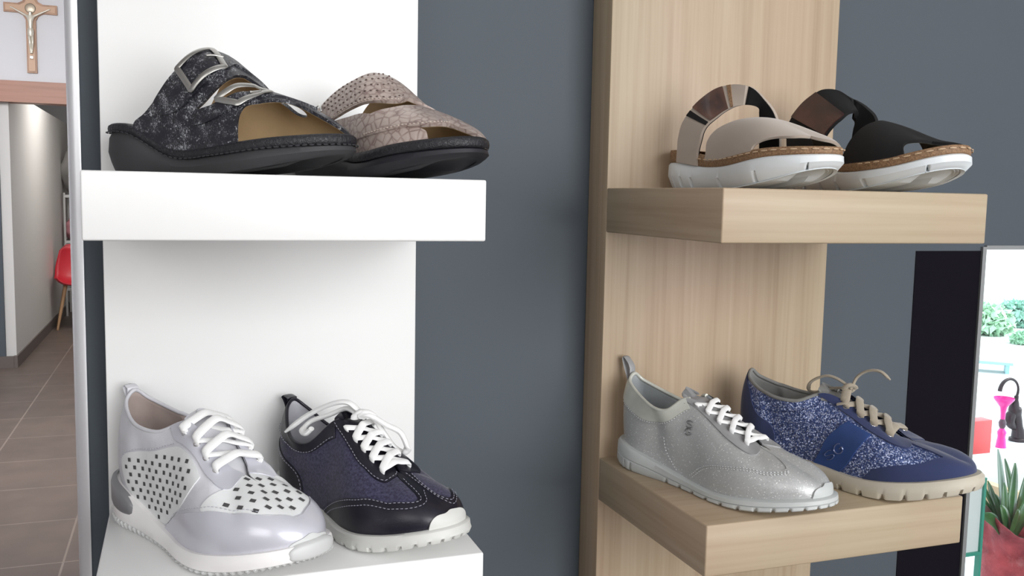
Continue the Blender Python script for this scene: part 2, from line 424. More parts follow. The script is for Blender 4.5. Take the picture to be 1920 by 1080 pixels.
def upper_shell(k,name,m,parent,off=0,t0=0,t1=1,N=150,M=14,flip=False):
    s=np.arange(N)/N; T=np.linspace(t0,t1,M); P=k.P(s[:,None],T[None,:],off*np.ones((N,M)))*k.L
    V=P.reshape(-1,3); Fc=[]
    for i in range(N):
        for j in range(M-1): Fc.append((i*M+j,((i+1)%N)*M+j,((i+1)%N)*M+j+1,i*M+j+1))
    if flip: Fc=[f[::-1] for f in Fc]
    return mesh(name,V,Fc,m,parent,True,merge=1e-6,angle=1.2)
def lining(k,m,parent,thick=.007,name='lining'):
    s=np.linspace(-.285,.285,91); T=np.linspace(.02,1,12); P=k.P(s[:,None],T[None,:],-thick*np.ones((91,12))*np.linspace(.9,1,12)[None,:])
    Pn=k.P(s,np.ones(91)); V=np.concatenate([P,Pn[:,None,:]],1); M=13
    Fc=[]
    for i in range(90):
        for j in range(M-1): Fc.append((i*M+j+1,(i+1)*M+j+1,(i+1)*M+j,i*M+j))
    return mesh(name,V.reshape(-1,3)*k.L,Fc,m,parent,True)
def insole(k,m,parent,h=.02,name='insole'):
    N=90; s=np.arange(N)/N; z=k.zf_(s)+h
    rs=[shrink(k,s,f,z-.012*(1-f)) for f in (.02,.4,.75,.88)]
    return rings_obj(name,[r*k.L for r in rs],[m],parent,capb=False)
def rim(k,name,m,parent,r=.009,a=-.27,b=.27,off=-.004):
    s=np.linspace(a,b,90); P=k.edge(s); n=k.N(s,np.full(90,.985)); P=P+n*off
    return Geo().add(tube_geo(P*k.L,r*k.L,10)).obj(name,[m],parent)
def tongue(k,m,parent,top=.16,lift=.012,name='tongue',w=.9,lean=.6,flare=1.15):
    s=np.linspace(.412,.262,16); A=k.edge(s); B=k.edge(1-s); rows=[]
    cs=np.linspace(-1,1,13)
    d=(A[-1]+B[-1]-A[-3]-B[-3])/2; d/=np.linalg.norm(d)
    for i in range(len(s)):
        mid=(A[i]+B[i])/2; hw=(B[i]-A[i])/2; hw=hw*(1.25); rows.append([mid+hw*c*1.0+np.array([0,0,1])*(lift*(1-c*c)*1.8-.018) for c in cs])
    mid=(A[-1]+B[-1])/2; hw=(B[-1]-A[-1])/2
    for j,u in enumerate(np.linspace(.15,1,8)):
        e=mid+d*top*u+np.array([0,0,1])*lean*.05*u; wd=flare*(1 if u<.8 else 1-(u-.8)*1.5)
        rows.append([e+hw*c*wd+np.array([0,0,1])*(lift*(1-c*c)*1.8-.018)-d*(.05*c*c if u>.9 else 0) for c in cs])
    V=np.array(rows)*k.L; n,mm=V.shape[:2]; W2=V.copy(); W2[...,2]-=.0025
    Fc=[];
    for i in range(n-1):
        for j in range(mm-1):
            Fc.append((i*mm+j,i*mm+j+1,(i+1)*mm+j+1,(i+1)*mm+j)); o=n*mm; Fc.append((o+i*mm+j,o+(i+1)*mm+j,o+(i+1)*mm+j+1,o+i*mm+j+1))
    o=n*mm
    for j in range(mm-1): Fc.append(((n-1)*mm+j,(n-1)*mm+j+1,o+(n-1)*mm+j+1,o+(n-1)*mm+j)); 
    for i in range(n-1):
        Fc.append((i*mm,(i+1)*mm,o+(i+1)*mm,o+i*mm)); Fc.append((i*mm+mm-1,o+i*mm+mm-1,o+(i+1)*mm+mm-1,(i+1)*mm+mm-1))
    return mesh(name,np.vstack([V.reshape(-1,3),W2.reshape(-1,3)]),Fc,m,parent,True,angle=1.0,fix=True)
def lace_bar(k,a,b,lift=.02,w=.024,th=.008,seg=20,sag=0,side=0):
    """flat lace from hole a=(s,t) over the tongue to hole b"""
    p0=k.P(np.array([a[0]]),np.array([a[1]]),np.array([.000]))[0]; p0b=k.P(np.array([a[0]]),np.array([a[1]]),np.array([.012]))[0]
    p1=k.P(np.array([b[0]]),np.array([b[1]]),np.array([.000]))[0]; p1b=k.P(np.array([b[0]]),np.array([b[1]]),np.array([.012]))[0]
    d=p1-p0; m1=p0+d*.28; m2=p0+d*.72; c=(p0+p1)/2
    z=max(p0[2],p1[2])
    m1[2]=p0[2]+(p1[2]-p0[2])*.28+lift*.9; m2[2]=p0[2]+(p1[2]-p0[2])*.72+lift*.9; c[2]+=lift*1.12
    m1[0]+=side;m2[0]+=side;c[0]+=side
    return ribbon(k,[p0,p0b+np.array([0,0,.3*lift]),m1,c,m2,p1b+np.array([0,0,.3*lift]),p1],w,th,seg,side=(1,0,-.55))
def eyelets(k,sts,m,parent,r=.009,name='eyelet'):
    for s,t in sts:
        p=k.P(np.array([s]),np.array([t]),np.array([.006]))[0]; n=k.N(np.array([s]),np.array([t]))[0]
        a=np.cross(n,[0,0,1.]); a/=np.linalg.norm(a); b=np.cross(n,a); th=np.linspace(0,2*np.pi,16,endpoint=False)
        P=p+r*(np.cos(th)[:,None]*a+np.sin(th)[:,None]*b)
        Geo().add(tube_geo(P*k.L,.0028*k.L,6,closed=True,up=n)).obj(name,[m],parent)
def shoe_empty(k,name,label,cat,group=None): return empty(name,(k.x0,k.y0,k.z0),k.yaw,label,cat,group)
def pull_tab(k,m,parent,z0,z1,w=.03,out=.03,x=.0):
    xh=k.xh; P=[(xh-.024,0,k.zh-.075),(xh-.024,0,k.zh-.035),(x-out*.6,0,(k.zh+z1)/2-.01),(x-out,0,z1-.008),(x-out+.010,0,z1),(xh-.014,0,(k.zh+z1)/2),(xh-.010,0,k.zh+.002),(xh-.014,0,k.zh-.02)]
    return Geo().add(ribbon(k,P,w,.007,30,up=(1,0,.2))).obj('pull_tab',[m],parent)
def stroke_letters(k,strokes,m,parent,name,off=.006,r=.003,flat=.6):
    g=Geo()
    for st in strokes: g.add(line_tube(k,st,off,r,n=len(st)*6,flat=flat))
    return g.obj(name,[m],parent,fix=False)

# ------------------------------------------------------------------ the display furniture and the room
M_wall=None
t=NT('slate_blue_paint',(.06,.075,.09),.62,0,.3); t.bump(t.noise(t.co(),220,3),.05,.0006); t.base(t.ramp(t.noise(t.co(),1.2,3),[(.3,(.069,.083,.098)),(.7,(.077,.092,.108))])); M_blue=t.m
t=NT('white_lacquer',(.80,.80,.79),.35); t.bump(t.noise(t.co(),90,2),.02,.0005); M_white=t.m
t=NT('hall_wall_paint',(.66,.66,.68),.8); t.bump(t.noise(t.co(),60,3),.06,.001); M_hall=t.m
t=NT('corridor_wall_paint',(.60,.59,.57),.8); t.bump(t.noise(t.co(),60,3),.06,.001); M_corr=t.m
M_ceil=plain('ceiling_paint',(.7,.7,.7),.9)
M_oakz=wood('oak_upright','z'); M_oakx=wood('oak_long','x'); M_oaky=wood('oak_cross','y')
t=NT('floor_tile',(.13,.105,.092),.45); v=t.co()
br=t.n('ShaderNodeTexBrick'); br.offset=0; br.inputs['Scale'].default_value=1; br.inputs['Mortar Size'].default_value=.004; br.inputs['Mortar Smooth'].default_value=.1
br.inputs['Brick Width'].default_value=.472; br.inputs['Row Height'].default_value=.478
br.inputs['Color1'].default_value=(.125,.095,.080,1); br.inputs['Color2'].default_value=(.108,.082,.070,1); br.inputs['Mortar'].default_value=(.22,.18,.155,1)
mp=t.n('ShaderNodeMapping'); mp.inputs['Location'].default_value=(.886,-3.08,0); t.l(t.tc.outputs['Object'],mp.inputs[0]); t.l(mp.outputs[0],br.inputs['Vector'])
mx=t.n('ShaderNodeMix'); mx.data_type='RGBA'; mx.blend_type='MULTIPLY'; mx.inputs[0].default_value=1; t.l(br.outputs['Color'],mx.inputs[6]); t.l(t.ramp(t.noise(v,6,5),[(.3,(.85,.85,.85)),(.7,(1.1,1.08,1.05))]),mx.inputs[7]); t.base(mx.outputs[2]); M_floor=t.m
M_base=plain('skirting_tile',(.12,.10,.09),.5)
t=NT('brown_wood_trim',(.30,.15,.09),.45); t.base(t.ramp(t.noise(t.co((1.5,30,30)),1,4),[(.3,(.28,.125,.075)),(.7,(.37,.175,.115))])); M_brown=t.m
M_alu=NT('satin_aluminium',(.86,.86,.88),.42,.75).m
WT=1.2895
def slab(name,a,b,m): return struct(box(name,a,b,m))
def slab2(name,a,b,m):
    bm=bmesh.new()
    for q,r in ((( -3.2,-3.6,a),(3.2,.18,b)),((-3.2,.18,a),(.6,12,b))):
        V,Fc=boxgeo(q,r); vs=[bm.verts.new(v) for v in V]; [bm.faces.new([vs[i] for i in f]) for f in Fc]
    return struct(bmobj(name,bm,m))
slab2('floor',-.05,0,M_floor); slab2('ceiling',2.9,2.95,M_ceil)
# blue wall behind the displays, with the window opening on its right
bm=bmesh.new()
Z1=2.9
for a,b in (((-.0935,.0535,0),(1.114,.18,Z1)),((1.114,.0535,WT),(3.2,.18,Z1)),((1.114,.0535,0),(3.2,.18,.45))):
    V,Fc=boxgeo(a,b); vs=[bm.verts.new(v) for v in V]; [bm.faces.new([vs[i] for i in f]) for f in Fc]
struct(bmobj('wall_back',bm,M_blue))
# metal profile closing the end of that wall
P=[(-.0935,.0515),(-.0985,.0512),(-.1035,.0545),(-.1065,.060),(-.107,.075),(-.107,.175),(-.104,.1805),(-.0935,.182)]
V=[(x,y,0) for x,y in P]+[(x,y,Z1) for x,y in P]; n=len(P)
struct(mesh('trim_1',V,[(i,(i+1)%n,n+(i+1)%n,n+i) for i in range(n)]+[tuple(range(n))[::-1],tuple(range(n,2*n))],M_alu,None,True,angle=.9,fix=True))
# window: slim metal edge round the opening and the pane
g=Geo(); 
g.add(boxgeo((1.110,.049,.45),(1.117,.18,WT))); g.add(boxgeo((1.117,.049,WT-.004),(3.2,.18,WT+.002)))
w1=struct(g.obj('window_1',[plain('grey_window_edge',(.30,.31,.31),.4,.5)],None,False,fix=False))
M_shade=plain('near_black_shade',(.0075,.0065,.010),.95,0,.08)
box('shade_panel',(.990,.0525,.45),(1.1105,.0545,WT-.006),M_shade,w1,.0)  # thin dark sheet added as the shade on the wall beside the window
gm=bpy.data.materials.new('window_glass'); gm.use_nodes=True; nt=gm.node_tree; nt.nodes.remove(nt.nodes['Principled BSDF'])
tr=nt.nodes.new('ShaderNodeBsdfTransparent'); tr.inputs[0].default_value=(.96,.99,.985,1); gl=nt.nodes.new('ShaderNodeBsdfGlossy'); gl.inputs['Roughness'].default_value=.02
fr=nt.nodes.new('ShaderNodeFresnel'); fr.inputs[0].default_value=1.35; ms=nt.nodes.new('ShaderNodeMixShader'); gq=nt.nodes.new('ShaderNodeNewGeometry'); mq=nt.nodes.new('ShaderNodeMath'); mq.operation='SUBTRACT'; mq.inputs[0].default_value=1; nt.links.new(gq.outputs['Backfacing'],mq.inputs[1]); mr=nt.nodes.new('ShaderNodeMath'); mr.operation='MULTIPLY'; nt.links.new(mq.outputs[0],mr.inputs[0]); nt.links.new(fr.outputs[0],mr.inputs[1]); nt.links.new(mr.outputs[0],ms.inputs[0]); nt.links.new(tr.outputs[0],ms.inputs[1]); nt.links.new(gl.outputs[0],ms.inputs[2]); nt.links.new(ms.outputs[0],nt.nodes['Material Output'].inputs[0])
pane=box('glass_pane',(1.117,.160,.45),(3.2,.165,WT-.004),gm,w1)
# shop walls out of view
slab('wall_right',(3.2,-3.6,0),(3.3,.18,2.9),M_hall); slab('wall_left',(-3.3,-3.6,0),(-3.2,12,2.9),M_hall); slab('wall_front',(-3.2,-3.7,0),(3.2,-3.6,2.9),M_hall)
# hall: the far white wall with the brown beam, the corridor behind it
YH=6.72
bm=bmesh.new()
for a,b in (((-3.2,YH,2.06),(.35,YH+.12,2.9)),((.35,YH,0),(.5,YH+.12,2.9))):
    V,Fc=boxgeo(a,b); vs=[bm.verts.new(v) for v in V]; [bm.faces.new([vs[i] for i in f]) for f in Fc]
struct(bmobj('wall_hall',bm,M_hall))
slab('wall_hall_right',(.5,.18,0),(.6,12,2.9),M_hall)
slab('wall_corridor_left',(-3.2,YH+.03,0),(-1.166,11.9,2.06),M_corr)
slab('wall_corridor_front',(-3.2,YH,0),(-1.235,YH+.03,1.96),M_blue)
slab('wall_corridor_right',(.1,YH+.12,0),(.2,11.9,2.3),M_corr)
slab('wall_corridor_end',(-3.2,11.9,0),(.5,12,2.9),M_hall)
slab('trim_2',(-3.2,YH-.035,1.965),(.35,YH+.12,2.12),M_brown)
slab('trim_3',(-3.2,YH-.05,1.965),(.35,YH-.035,2.01),M_brown)
slab('baseboard_corridor',(-1.18,YH-.01,0),(-1.155,11.9,.09),M_base); slab('baseboard_hall',(-3.2,YH-.015,0),(-1.18,YH,.09),M_base)

# display units
def shelf(name,x0,x1,ztop,zbot,depth,mx,my,label,group,parent_bev=.0016):
    o=box(name,(x0,-depth,zbot),(x1,0,ztop),mx,None,parent_bev)
    if my is not mx:
        o.data.materials.append(my)
        for p in o.data.polygons:
            if abs(p.normal.x)>.7: p.material_index=1
    return tag(o,label,'shelf',group)
tag(box('display_upright',(-.0714,0,.12),(.2459,.0525,2.75),M_white,None,.001),'tall white lacquered upright panel carrying the white shelves','display panel')
tag(box('display_upright',(.476,0,.12),(.7944,.0525,2.75),M_oakz,None,.0008),'tall light oak upright panel carrying the oak shelves','display panel')
shelf('shelf',-.0696,.2514,H+.0137,H-.0395,.2303,M_white,M_white,'thick white floating shelf under the two buckled and strapped mules','white shelves')
shelf('shelf',-.0696,.2543,H-.3203,H-.3735,.2303,M_white,M_white,'thick white floating shelf under the white and navy sneakers','white shelves')
shelf('shelf',.476,.7958,H+.0120,H-.0400,.2496,M_oakx,M_oaky,'thick light oak floating shelf under the two white soled sandals','oak shelves')
shelf('shelf',.476,.7950,H-.3135,H-.3659,.2448,M_oakx,M_oaky,'thick light oak floating shelf under the silver and blue sneakers','oak shelves')
ZW,ZWL,ZO,ZOL=H+.0137,H-.3203,H+.0120,H-.3135

# ------------------------------------------------------------------ shoe materials
M_lav=NT('pearl_lavender_leather',(.60,.60,.66),.27,.2,.5,0,.35); M_lav.bump(M_lav.vor(M_lav.co(),1100),.06,.0004); M_lav=M_lav.m
M_lavm=leather('matte_lavender_leather',(.64,.64,.675),.5,800,.1,.05)
M_wlea=leather('white_perforated_leather',(.76,.77,.77),.5,700,.1,var=.03)
M_hole=plain('punched_hole_shadow',(.07,.068,.07),.9)
M_lin=leather('rose_beige_lining',(.42,.34,.31),.8,900,.05,sheen=.2)
M_weva=plain('white_foam_rubber',(.86,.84,.83),.5)
M_grub=NT('grey_white_rubber',(.60,.61,.60),.5); M_grub.bump(M_grub.noise(M_grub.co(),700,2),.08,.0003); M_grub=M_grub.m
M_clip=plain('grey_metallic_plastic',(.26,.26,.27),.4,.4)
M_lace=NT('white_cotton_lace',(.88,.88,.87),.85,0,.2,.3); M_lace.bump(M_lace.n('ShaderNodeTexWave',Scale=900).outputs['Fac'] if False else M_lace.noise(M_lace.co(),1800,2),.25,.0005); M_lace=M_lace.m
M_chrome=plain('polished_steel',(.75,.74,.72),.22,1)
M_nub=NT('navy_nubuck',(.030,.028,.062),.78,0,.2,.2); 
M_nub.base(M_nub.ramp(M_nub.noise(M_nub.co(),420,4,.7),[(.38,(.020,.018,.044)),(.62,(.060,.057,.108))])); M_nub.bump(M_nub.noise(M_nub.co(),900,2),.15,.0004); M_nub=M_nub.m
M_nlea=leather('black_navy_smooth_leather',(.011,.010,.018),.34,900,.08)
M_wst=plain('pale_grey_thread',(.30,.30,.36),.8)
M_nlin=leather('pale_grey_lining',(.50,.50,.54),.8,900,.05)
M_nsole=plain('off_white_rubber',(.62,.62,.59),.5)
M_sil=glitter('silver_shimmer_leather',(.45,.455,.45),(.9,.9,.88),1300,.03,.3,.40,.14)
M_silm=leather('grey_metallic_suede',(.33,.33,.335),.6,1100,.15,.15)
M_cream=leather('pearl_cream_leather',(.60,.61,.55),.4,900,.08,.2)
M_silst=plain('silver_thread',(.62,.63,.63),.5,.3)
M_sillin=leather('grey_textile_lining',(.33,.35,.36),.85,1300,.2)
M_ssole=plain('light_grey_rubber',(.50,.52,.51),.45)
M_bgl=glitter('blue_glitter_leather',(.055,.085,.225),(.42,.47,.66),900,.38,.35,.36,.7)
M_bsu=NT('navy_blue_suede',(.030,.041,.108),.85,0,.2,.25); M_bsu.bump(M_bsu.noise(M_bsu.co(),1200,2),.2,.0004); M_bsu=M_bsu.m
M_bst=leather('royal_blue_leather',(.025,.062,.21),.55,900,.06)
M_blin=leather('grey_beige_lining',(.22,.22,.21),.85,1300,.2)
M_bsole=NT('beige_rubber',(.50,.455,.37),.6); M_bsole.bump(M_bsole.noise(M_bsole.co(),700,2),.1,.0003); M_bsole=M_bsole.m
M_tlace=NT('taupe_lace',(.36,.31,.24),.85,0,.2,.3); M_tlace.bump(M_tlace.noise(M_tlace.co(),1500,2),.3,.0005); M_tlace=M_tlace.m

# ------------------------------------------------------------------ the four sneakers
def holes(k,poly,plane,dx,dz,ang,sx,sz,ph=(0,0),off=.0085,smin=.1,smax=.7):
    """punched holes on a lattice of the pattern; returns geometry"""
    s=np.linspace(smin,smax,260); T=np.linspace(0,1,120); P=k.P(s[:,None],T[None,:]); 
    if plane=='xz': Q=P[...,[0,2]]
    else: Q=P[...,[0,1]]
    V=[];Fc=[]
    ca,sa=math.cos(ang),math.sin(ang)
    for i in range(-40,60):
        for j in range(-60,80):
            q=np.array([ph[0]+(i+.5*(j%2))*dx,ph[1]+j*dz]); q=np.array([ca*q[0]-sa*q[1],sa*q[0]+ca*q[1]])
            d=((Q-q)**2).sum(-1); 
            if plane=='xz': d=d+np.where(s[:,None]>.5,1,0)
            ii=np.unravel_index(np.argmin(d),d.shape)
            if d[ii]>2e-5: continue
            a,b=s[ii[0]],T[ii[1]]
            if not (inside(poly,a,b) and inside(poly,a-.007,b-.03) and inside(poly,a+.007,b+.03) and inside(poly,a-.007,b+.03) and inside(poly,a+.007,b-.03)): continue
            p=k.P(np.array([a]),np.array([b]),np.array([off]))[0]; n=k.N(np.array([a]),np.array([b]))[0]
            ax=np.array([ca,0,sa]) if plane=='xz' else np.array([ca,sa,0]); ax=ax-n*(ax@n); ax/=np.linalg.norm(ax); bx=np.cross(n,ax); o=len(V)
            for u,v in ((-1,-1),(1,-1),(1,1),(-1,1)): V.append((p+ax*u*sx/2+bx*v*sz/2)*k.L)
            Fc.append((o,o+1,o+2,o+3))
    return V,Fc
def side_band(k,name,s0,s1,f0,f1,off,m,parent,ztop=None,N=60,ramp=.12):
    s=np.linspace(s0,s1,N); zb=k.zb_(s); zf=k.zf_(s); u=np.clip(np.minimum((s-s0),(s1-s))/((s1-s0)*ramp),0,1); rd=np.sqrt(1-(1-u)**2)
    rows=[]
    for v,o in ((0,-.002),(.06,off*.8),(.2,off),(.8,off),(.94,off*.8),(1,-.002)):
        fm=(f0+f1)/2; ff=fm+(v-.5)*(f1-f0)*rd; x,y=k.base(s,o*np.minimum(rd*1.5,1)); rows.append(np.stack([x,y,zb+(zf-zb)*ff],-1))
    A=np.array(rows)*k.L; V=A.reshape(-1,3); Fc=[(i*N+j,i*N+j+1,(i+1)*N+j+1,(i+1)*N+j) for i in range(5) for j in range(N-1)]
    return mesh(name,V,Fc,m,parent,True,angle=1.3)
OVER=.004
# --- white perforated sneaker
k=Shoe(x0=-.0483,y0=-.0175,z0=ZWL,yaw=-1.0104,L=.2702,w=1.0086,zb=[(0,.02),(.1,0),(.62,0),(.8,.0163),(1,.0652)],
  zf=[(0,.1626),(.15,.1335),(.4,.0671),(.6,.0571),(.8,.0802),(1,.1192)],zh=.4563,zl=.3632,xl=.1979,yl=.100,zt=.4209,xt=.4754,yt=.0636,zv=.2775,xv=.6751,ztoe=.185,xtoe=.94)
e=shoe_empty(k,'sneaker','white and pearl lavender perforated lace-up sneaker, largest shoe at lower left','shoe')
sole(k,'midsole',M_weva,e,[(.12,.004),(.25,.014),(.55,.016),(.85,.012),(1,.006),(1.02,-.02)],bottom=((.9,.0),))
sole(k,'outsole',M_grub,e,[(0,.004),(.05,.012),(.18,.018),(.22,.014),(.23,-.01)],N=640,notch=([.02+.0105*i for i in range(1,92)],.0042,.22,.0045))
upper_shell(k,'upper',M_lavm,e)
lining(k,M_lin,e); insole(k,M_lin,e); rim(k,'collar_binding',M_lavm,e,.007)
q=[(.122,.44),(.158,.66),(.208,.79),(.248,.79),(.272,.75),(.290,.72),(.308,.66),(.306,.60),(.276,.35),(.248,.19),(.226,.05),(.20,.0),(.20,.0),(.15,.0),(.15,.0),(.130,.12)]
patch(k,'side_panel',q,OVER,M_wlea,e,extra=[(holes(k,q,'xz',.047,.0255,.10,.015,.0135,ph=(.01,.0),off=.0052,smax=.5),M_hole)])
qv=[(.316,.38),(.340,.57),(.366,.76),(.398,.97),(.400,1),(.400,1),(.600,1),(.600,1),(.602,.97),(.634,.76),(.655,.57),(.66,.40),(.64,.36),(.602,.40),(.565,.44),(.530,.60),(.507,.80),(.493,.80),(.470,.60),(.435,.44),(.398,.40),(.37,.44),(.335,.36)]
def vh():
    s=np.linspace(.3,.7,300); V=[];Fc=[]
    return holes(k,qv,'xy',.052,.027,.35,.020,.013,ph=(.0,.004),off=.0052,smin=.3,smax=.7)
patch(k,'vamp_panel',qv,OVER,M_wlea,e,extra=[(vh(),M_hole)])
tc=[(.226,0),(.226,0),(.240,.12),(.262,.22),(.324,.36),(.37,.43),(.414,.385),(.44,.43),(.475,.58),(.5,.74),(.525,.58),(.56,.43),(.602,.385),(.65,.34),(.69,.25),(.74,.12),(.76,0),(.76,0)]
patch(k,'toe_cap',tc,OVER*1.8,M_lav,e,grid=(.008,.05))
ey=[(.236,1),(.236,1),(.246,.86),(.266,.80),(.292,.765),(.315,.72),(.34,.66),(.360,.70),(.385,.86),(.400,1),(.400,1)]
patch(k,'eyestay',ey,OVER*1.8,M_lav,e); patch(k,'eyestay',[(1-a,b) for a,b in ey][::-1],OVER*1.8,M_lav,e)
side_band(k,'heel_clip',-.165,.165,.42,1.06,.019,M_clip,e); 
bp=[(.452,0),(.452,0),(.462,.05),(.480,.11),(.5,.19),(.52,.11),(.545,.05),(.556,0),(.556,0)]
patch(k,'toe_bumper',bp,.012,M_grub,e); side_band(k,'toe_bumper',.448,.562,.10,1.12,.019,M_grub,e,ramp=.3)
tongue(k,M_lavm,e,top=.02,lift=.010,flare=.9)
el=[(.266,.90),(.296,.87),(.320,.84),(.340,.80)]
ems=[(1-a,b) for a,b in el]; eyelets(k,el+ems,M_chrome,e,.009)
g=Geo()
for i,(a,b) in enumerate(zip(el,ems)): g.add(lace_bar(k,a,b,(.050,.066,.062,.040)[i],.034,.011,26,side=(-.004,-.004,0,.0)[i]))
for i in range(3): g.add(lace_bar(k,el[i],ems[i+1],.022,.024,.008)); 
g.obj('lace',[M_lace],e)
pull_tab(k,M_lavm,e,.30,.47,.045,.012)
M_lth=plain('lavender_thread',(.5,.5,.56),.7)
stitches(k,'stitching',[(.12,.43),(.155,.68),(.208,.815),(.25,.82)],M_lth,e,off=.006); stitches(k,'stitching',[(.226,.03),(.245,.17),(.262,.25),(.324,.40),(.37,.47),(.414,.425)],M_lth,e,off=.007,r=.0012)

# --- navy sneaker
k=Shoe(x0=.1064,y0=-.0165,z0=ZWL,yaw=-1.0881,L=.247,w=1.0564,zb=[(0,.02),(.1,0),(.62,0),(.8,.0177),(1,.071)],
  zf=[(0,.1265),(.15,.1041),(.4,.0642),(.6,.0542),(.8,.0784),(1,.121)],zh=.4254,zl=.2902,xl=.1772,yl=.112,zt=.4117,xt=.418,yt=.052,zv=.2644,xv=.683,ztoe=.175,xtoe=.945)
e=shoe_empty(k,'sneaker','black and navy nubuck sneaker with loose white laces draped over its collar','shoe')
sole(k,'sole',M_nsole,e,[(0,.0),(.06,.012),(.35,.018),(.6,.014),(.9,.012),(1,.006),(1.02,-.02)],N=400,notch=([.13+.024*i for i in range(0,31)],.0035,.3,.012))
upper_shell(k,'upper',M_nub,e); lining(k,M_nlin,e); insole(k,M_nlin,e)
rim(k,'collar_binding',M_nlea,e,.007)
co=[(-.16,1),(-.16,1),(-.15,.86),(-.08,.72),(0,.70),(.08,.72),(.125,.78),(.17,.84),(.21,.85),(.236,.84),(.262,.82),(.262,.82),(.262,1),(.262,1)]
patch(k,'collar_band',co,OVER,M_nlea,e)
ey=[(.256,1),(.256,1),(.268,.90),(.288,.81),(.304,.76),(.330,.70),(.350,.665),(.372,.72),(.398,.86),(.404,1),(.404,1)]
patch(k,'eyestay',ey,OVER*1.6,M_nlea,e); patch(k,'eyestay',[(1-a,b) for a,b in ey][::-1],OVER*1.6,M_nlea,e)
mg=[(.226,0),(.226,0),(.238,.12),(.262,.22),(.316,.335),(.358,.40),(.406,.405),(.424,.44),(.432,.54),(.424,.68),(.404,.86),(.400,1),(.400,1),(.600,1),(.600,1),(.596,.86),(.556,.83),(.542,.72),(.552,.44),(.60,.40),(.66,.36),(.70,.25),(.74,.12),(.76,0),(.76,0)]
patch(k,'mudguard',mg,OVER,M_nlea,e,grid=(.008,.05))
hc=[(-.17,0),(-.17,0),(-.165,.25),(-.14,.44),(-.08,.50),(0,.52),(.08,.50),(.142,.45),(.164,.34),(.170,.12),(.172,0),(.172,0)]
patch(k,'heel_counter',hc,OVER,M_nlea,e)
bp=[(.442,0),(.442,0),(.447,.12),(.460,.23),(.480,.33),(.503,.46),(.527,.32),(.545,.20),(.556,.10),(.562,0),(.562,0)]
patch(k,'toe_bumper',bp,.012,M_nsole,e)
tongue(k,M_nlea,e,top=.03,lift=.010,flare=.8)
for path in ([(.124,.80),(.17,.855),(.21,.865),(.236,.855),(.262,.835)],[(-.1,.73),(0,.69),(.08,.73),(.125,.79)],
  [(.262,.98),(.272,.90),(.292,.815),(.308,.765),(.333,.705),(.351,.68),(.370,.73),(.394,.86),(.402,.97)],
  [(.228,.04),(.240,.125),(.262,.205),(.316,.320),(.358,.385),(.406,.388),(.428,.43),(.438,.54),(.430,.68),(.410,.86)],
  [(.234,.01),(.246,.09),(.266,.155),(.316,.265),(.358,.315),(.404,.305),(.432,.37),(.448,.52),(.452,.70),(.458,.95)],
  [(.169,.02),(.162,.33),(.140,.43),(.08,.485)],
  [(.592,.87),(.552,.84),(.536,.72),(.546,.42),(.60,.38)],[(.588,.95),(.545,.88),(.530,.72),(.538,.38),(.60,.33)]):
    stitches(k,'stitching',path,M_wst,e,off=.008,dash=.011,gap=.006,r=.0017)
el=[(.290,.93),(.312,.92),(.331,.90),(.347,.87),(.366,.84)]; em=[(1-a,b) for a,b in el]
g=Geo()
g.add(lace_bar(k,el[4],em[4],.030,.030,.010,24))
for i in range(4):
    g.add(lace_bar(k,em[i+1],el[i],.020+.004*(i%2),.030,.010,24)); g.add(lace_bar(k,el[i+1],em[i],.034,.030,.010,24))
g.add(ribbon(k,[(.484,.02,.425),(.47,-.0,.452),(.431,-.02,.479),(.368,-.05,.467),(.263,-.09,.41),(.161,-.125,.330)],.036,.020,40,taper=True))
g.add(ribbon(k,[(.484,.0,.43),(.440,0,.445),(.384,0,.443),(.319,-.03,.410),(.245,-.06,.378),(.226,-.085,.345),(.262,-.10,.336),(.289,-.09,.36)],.034,.020,44))
g.add(ribbon(k,[(.494,.0,.430),(.506,0,.451),(.528,.03,.437),(.531,.06,.388),(.562,.10,.309),(.600,.118,.286),(.627,.12,.305),(.609,.10,.37),(.57,.06,.401),(.53,.01,.440),(.49,0,.43)],.036,.022,54))
g.add(ribbon(k,[(.47,-.015,.42),(.485,-.02,.445),(.50,.0,.455),(.50,.02,.44),(.488,.015,.42)],.034,.014,20))
g.obj('lace',[M_lace],e)
pull_tab(k,M_nlea,e,.32,.435,.05,.022)

# --- silver sneaker
k=Shoe(x0=.5049,y0=-.0150,z0=ZOL,yaw=-1.2208,L=.2682,w=.9467,zb=[(0,.02),(.1,0),(.62,0),(.8,.0131),(1,.0522)],
  zf=[(0,.1164),(.15,.0929),(.4,.0491),(.6,.0391),(.8,.0595),(1,.0908)],zh=.3993,zl=.2884,xl=.2251,yl=.105,zt=.3568,xt=.3939,yt=.0568,zv=.2249,xv=.6843,ztoe=.135,xtoe=.95)
e=shoe_empty(k,'sneaker','silver grey shimmering leather sneaker with short white laces and a cream collar','shoe')
sole(k,'sole',M_ssole,e,[(0,.0),(.05,.012),(.18,.018),(.45,.017),(.50,.012),(.54,.017),(.9,.015),(1,.008),(1.02,-.02)],N=420,notch=([.085,.103,.121]+[.20+.026*i for i in range(0,25)],.0032,.26,.014))
upper_shell(k,'upper',M_sil,e); lining(k,M_sillin,e); insole(k,M_sillin,e)
co=[(-.20,1),(-.20,1),(-.18,.86),(-.10,.74),(0,.70),(.06,.68),(.118,.66),(.144,.68),(.176,.76),(.210,.83),(.264,.87),(.264,.87),(.262,1),(.262,1)]
patch(k,'collar_band',co,OVER*1.4,M_cream,e); rim(k,'collar_binding',M_cream,e,.008)
ey=[(.258,1),(.258,1),(.266,.94),(.282,.89),(.298,.83),(.314,.76),(.328,.68),(.346,.62),(.364,.66),(.386,.82),(.398,1),(.398,1)]
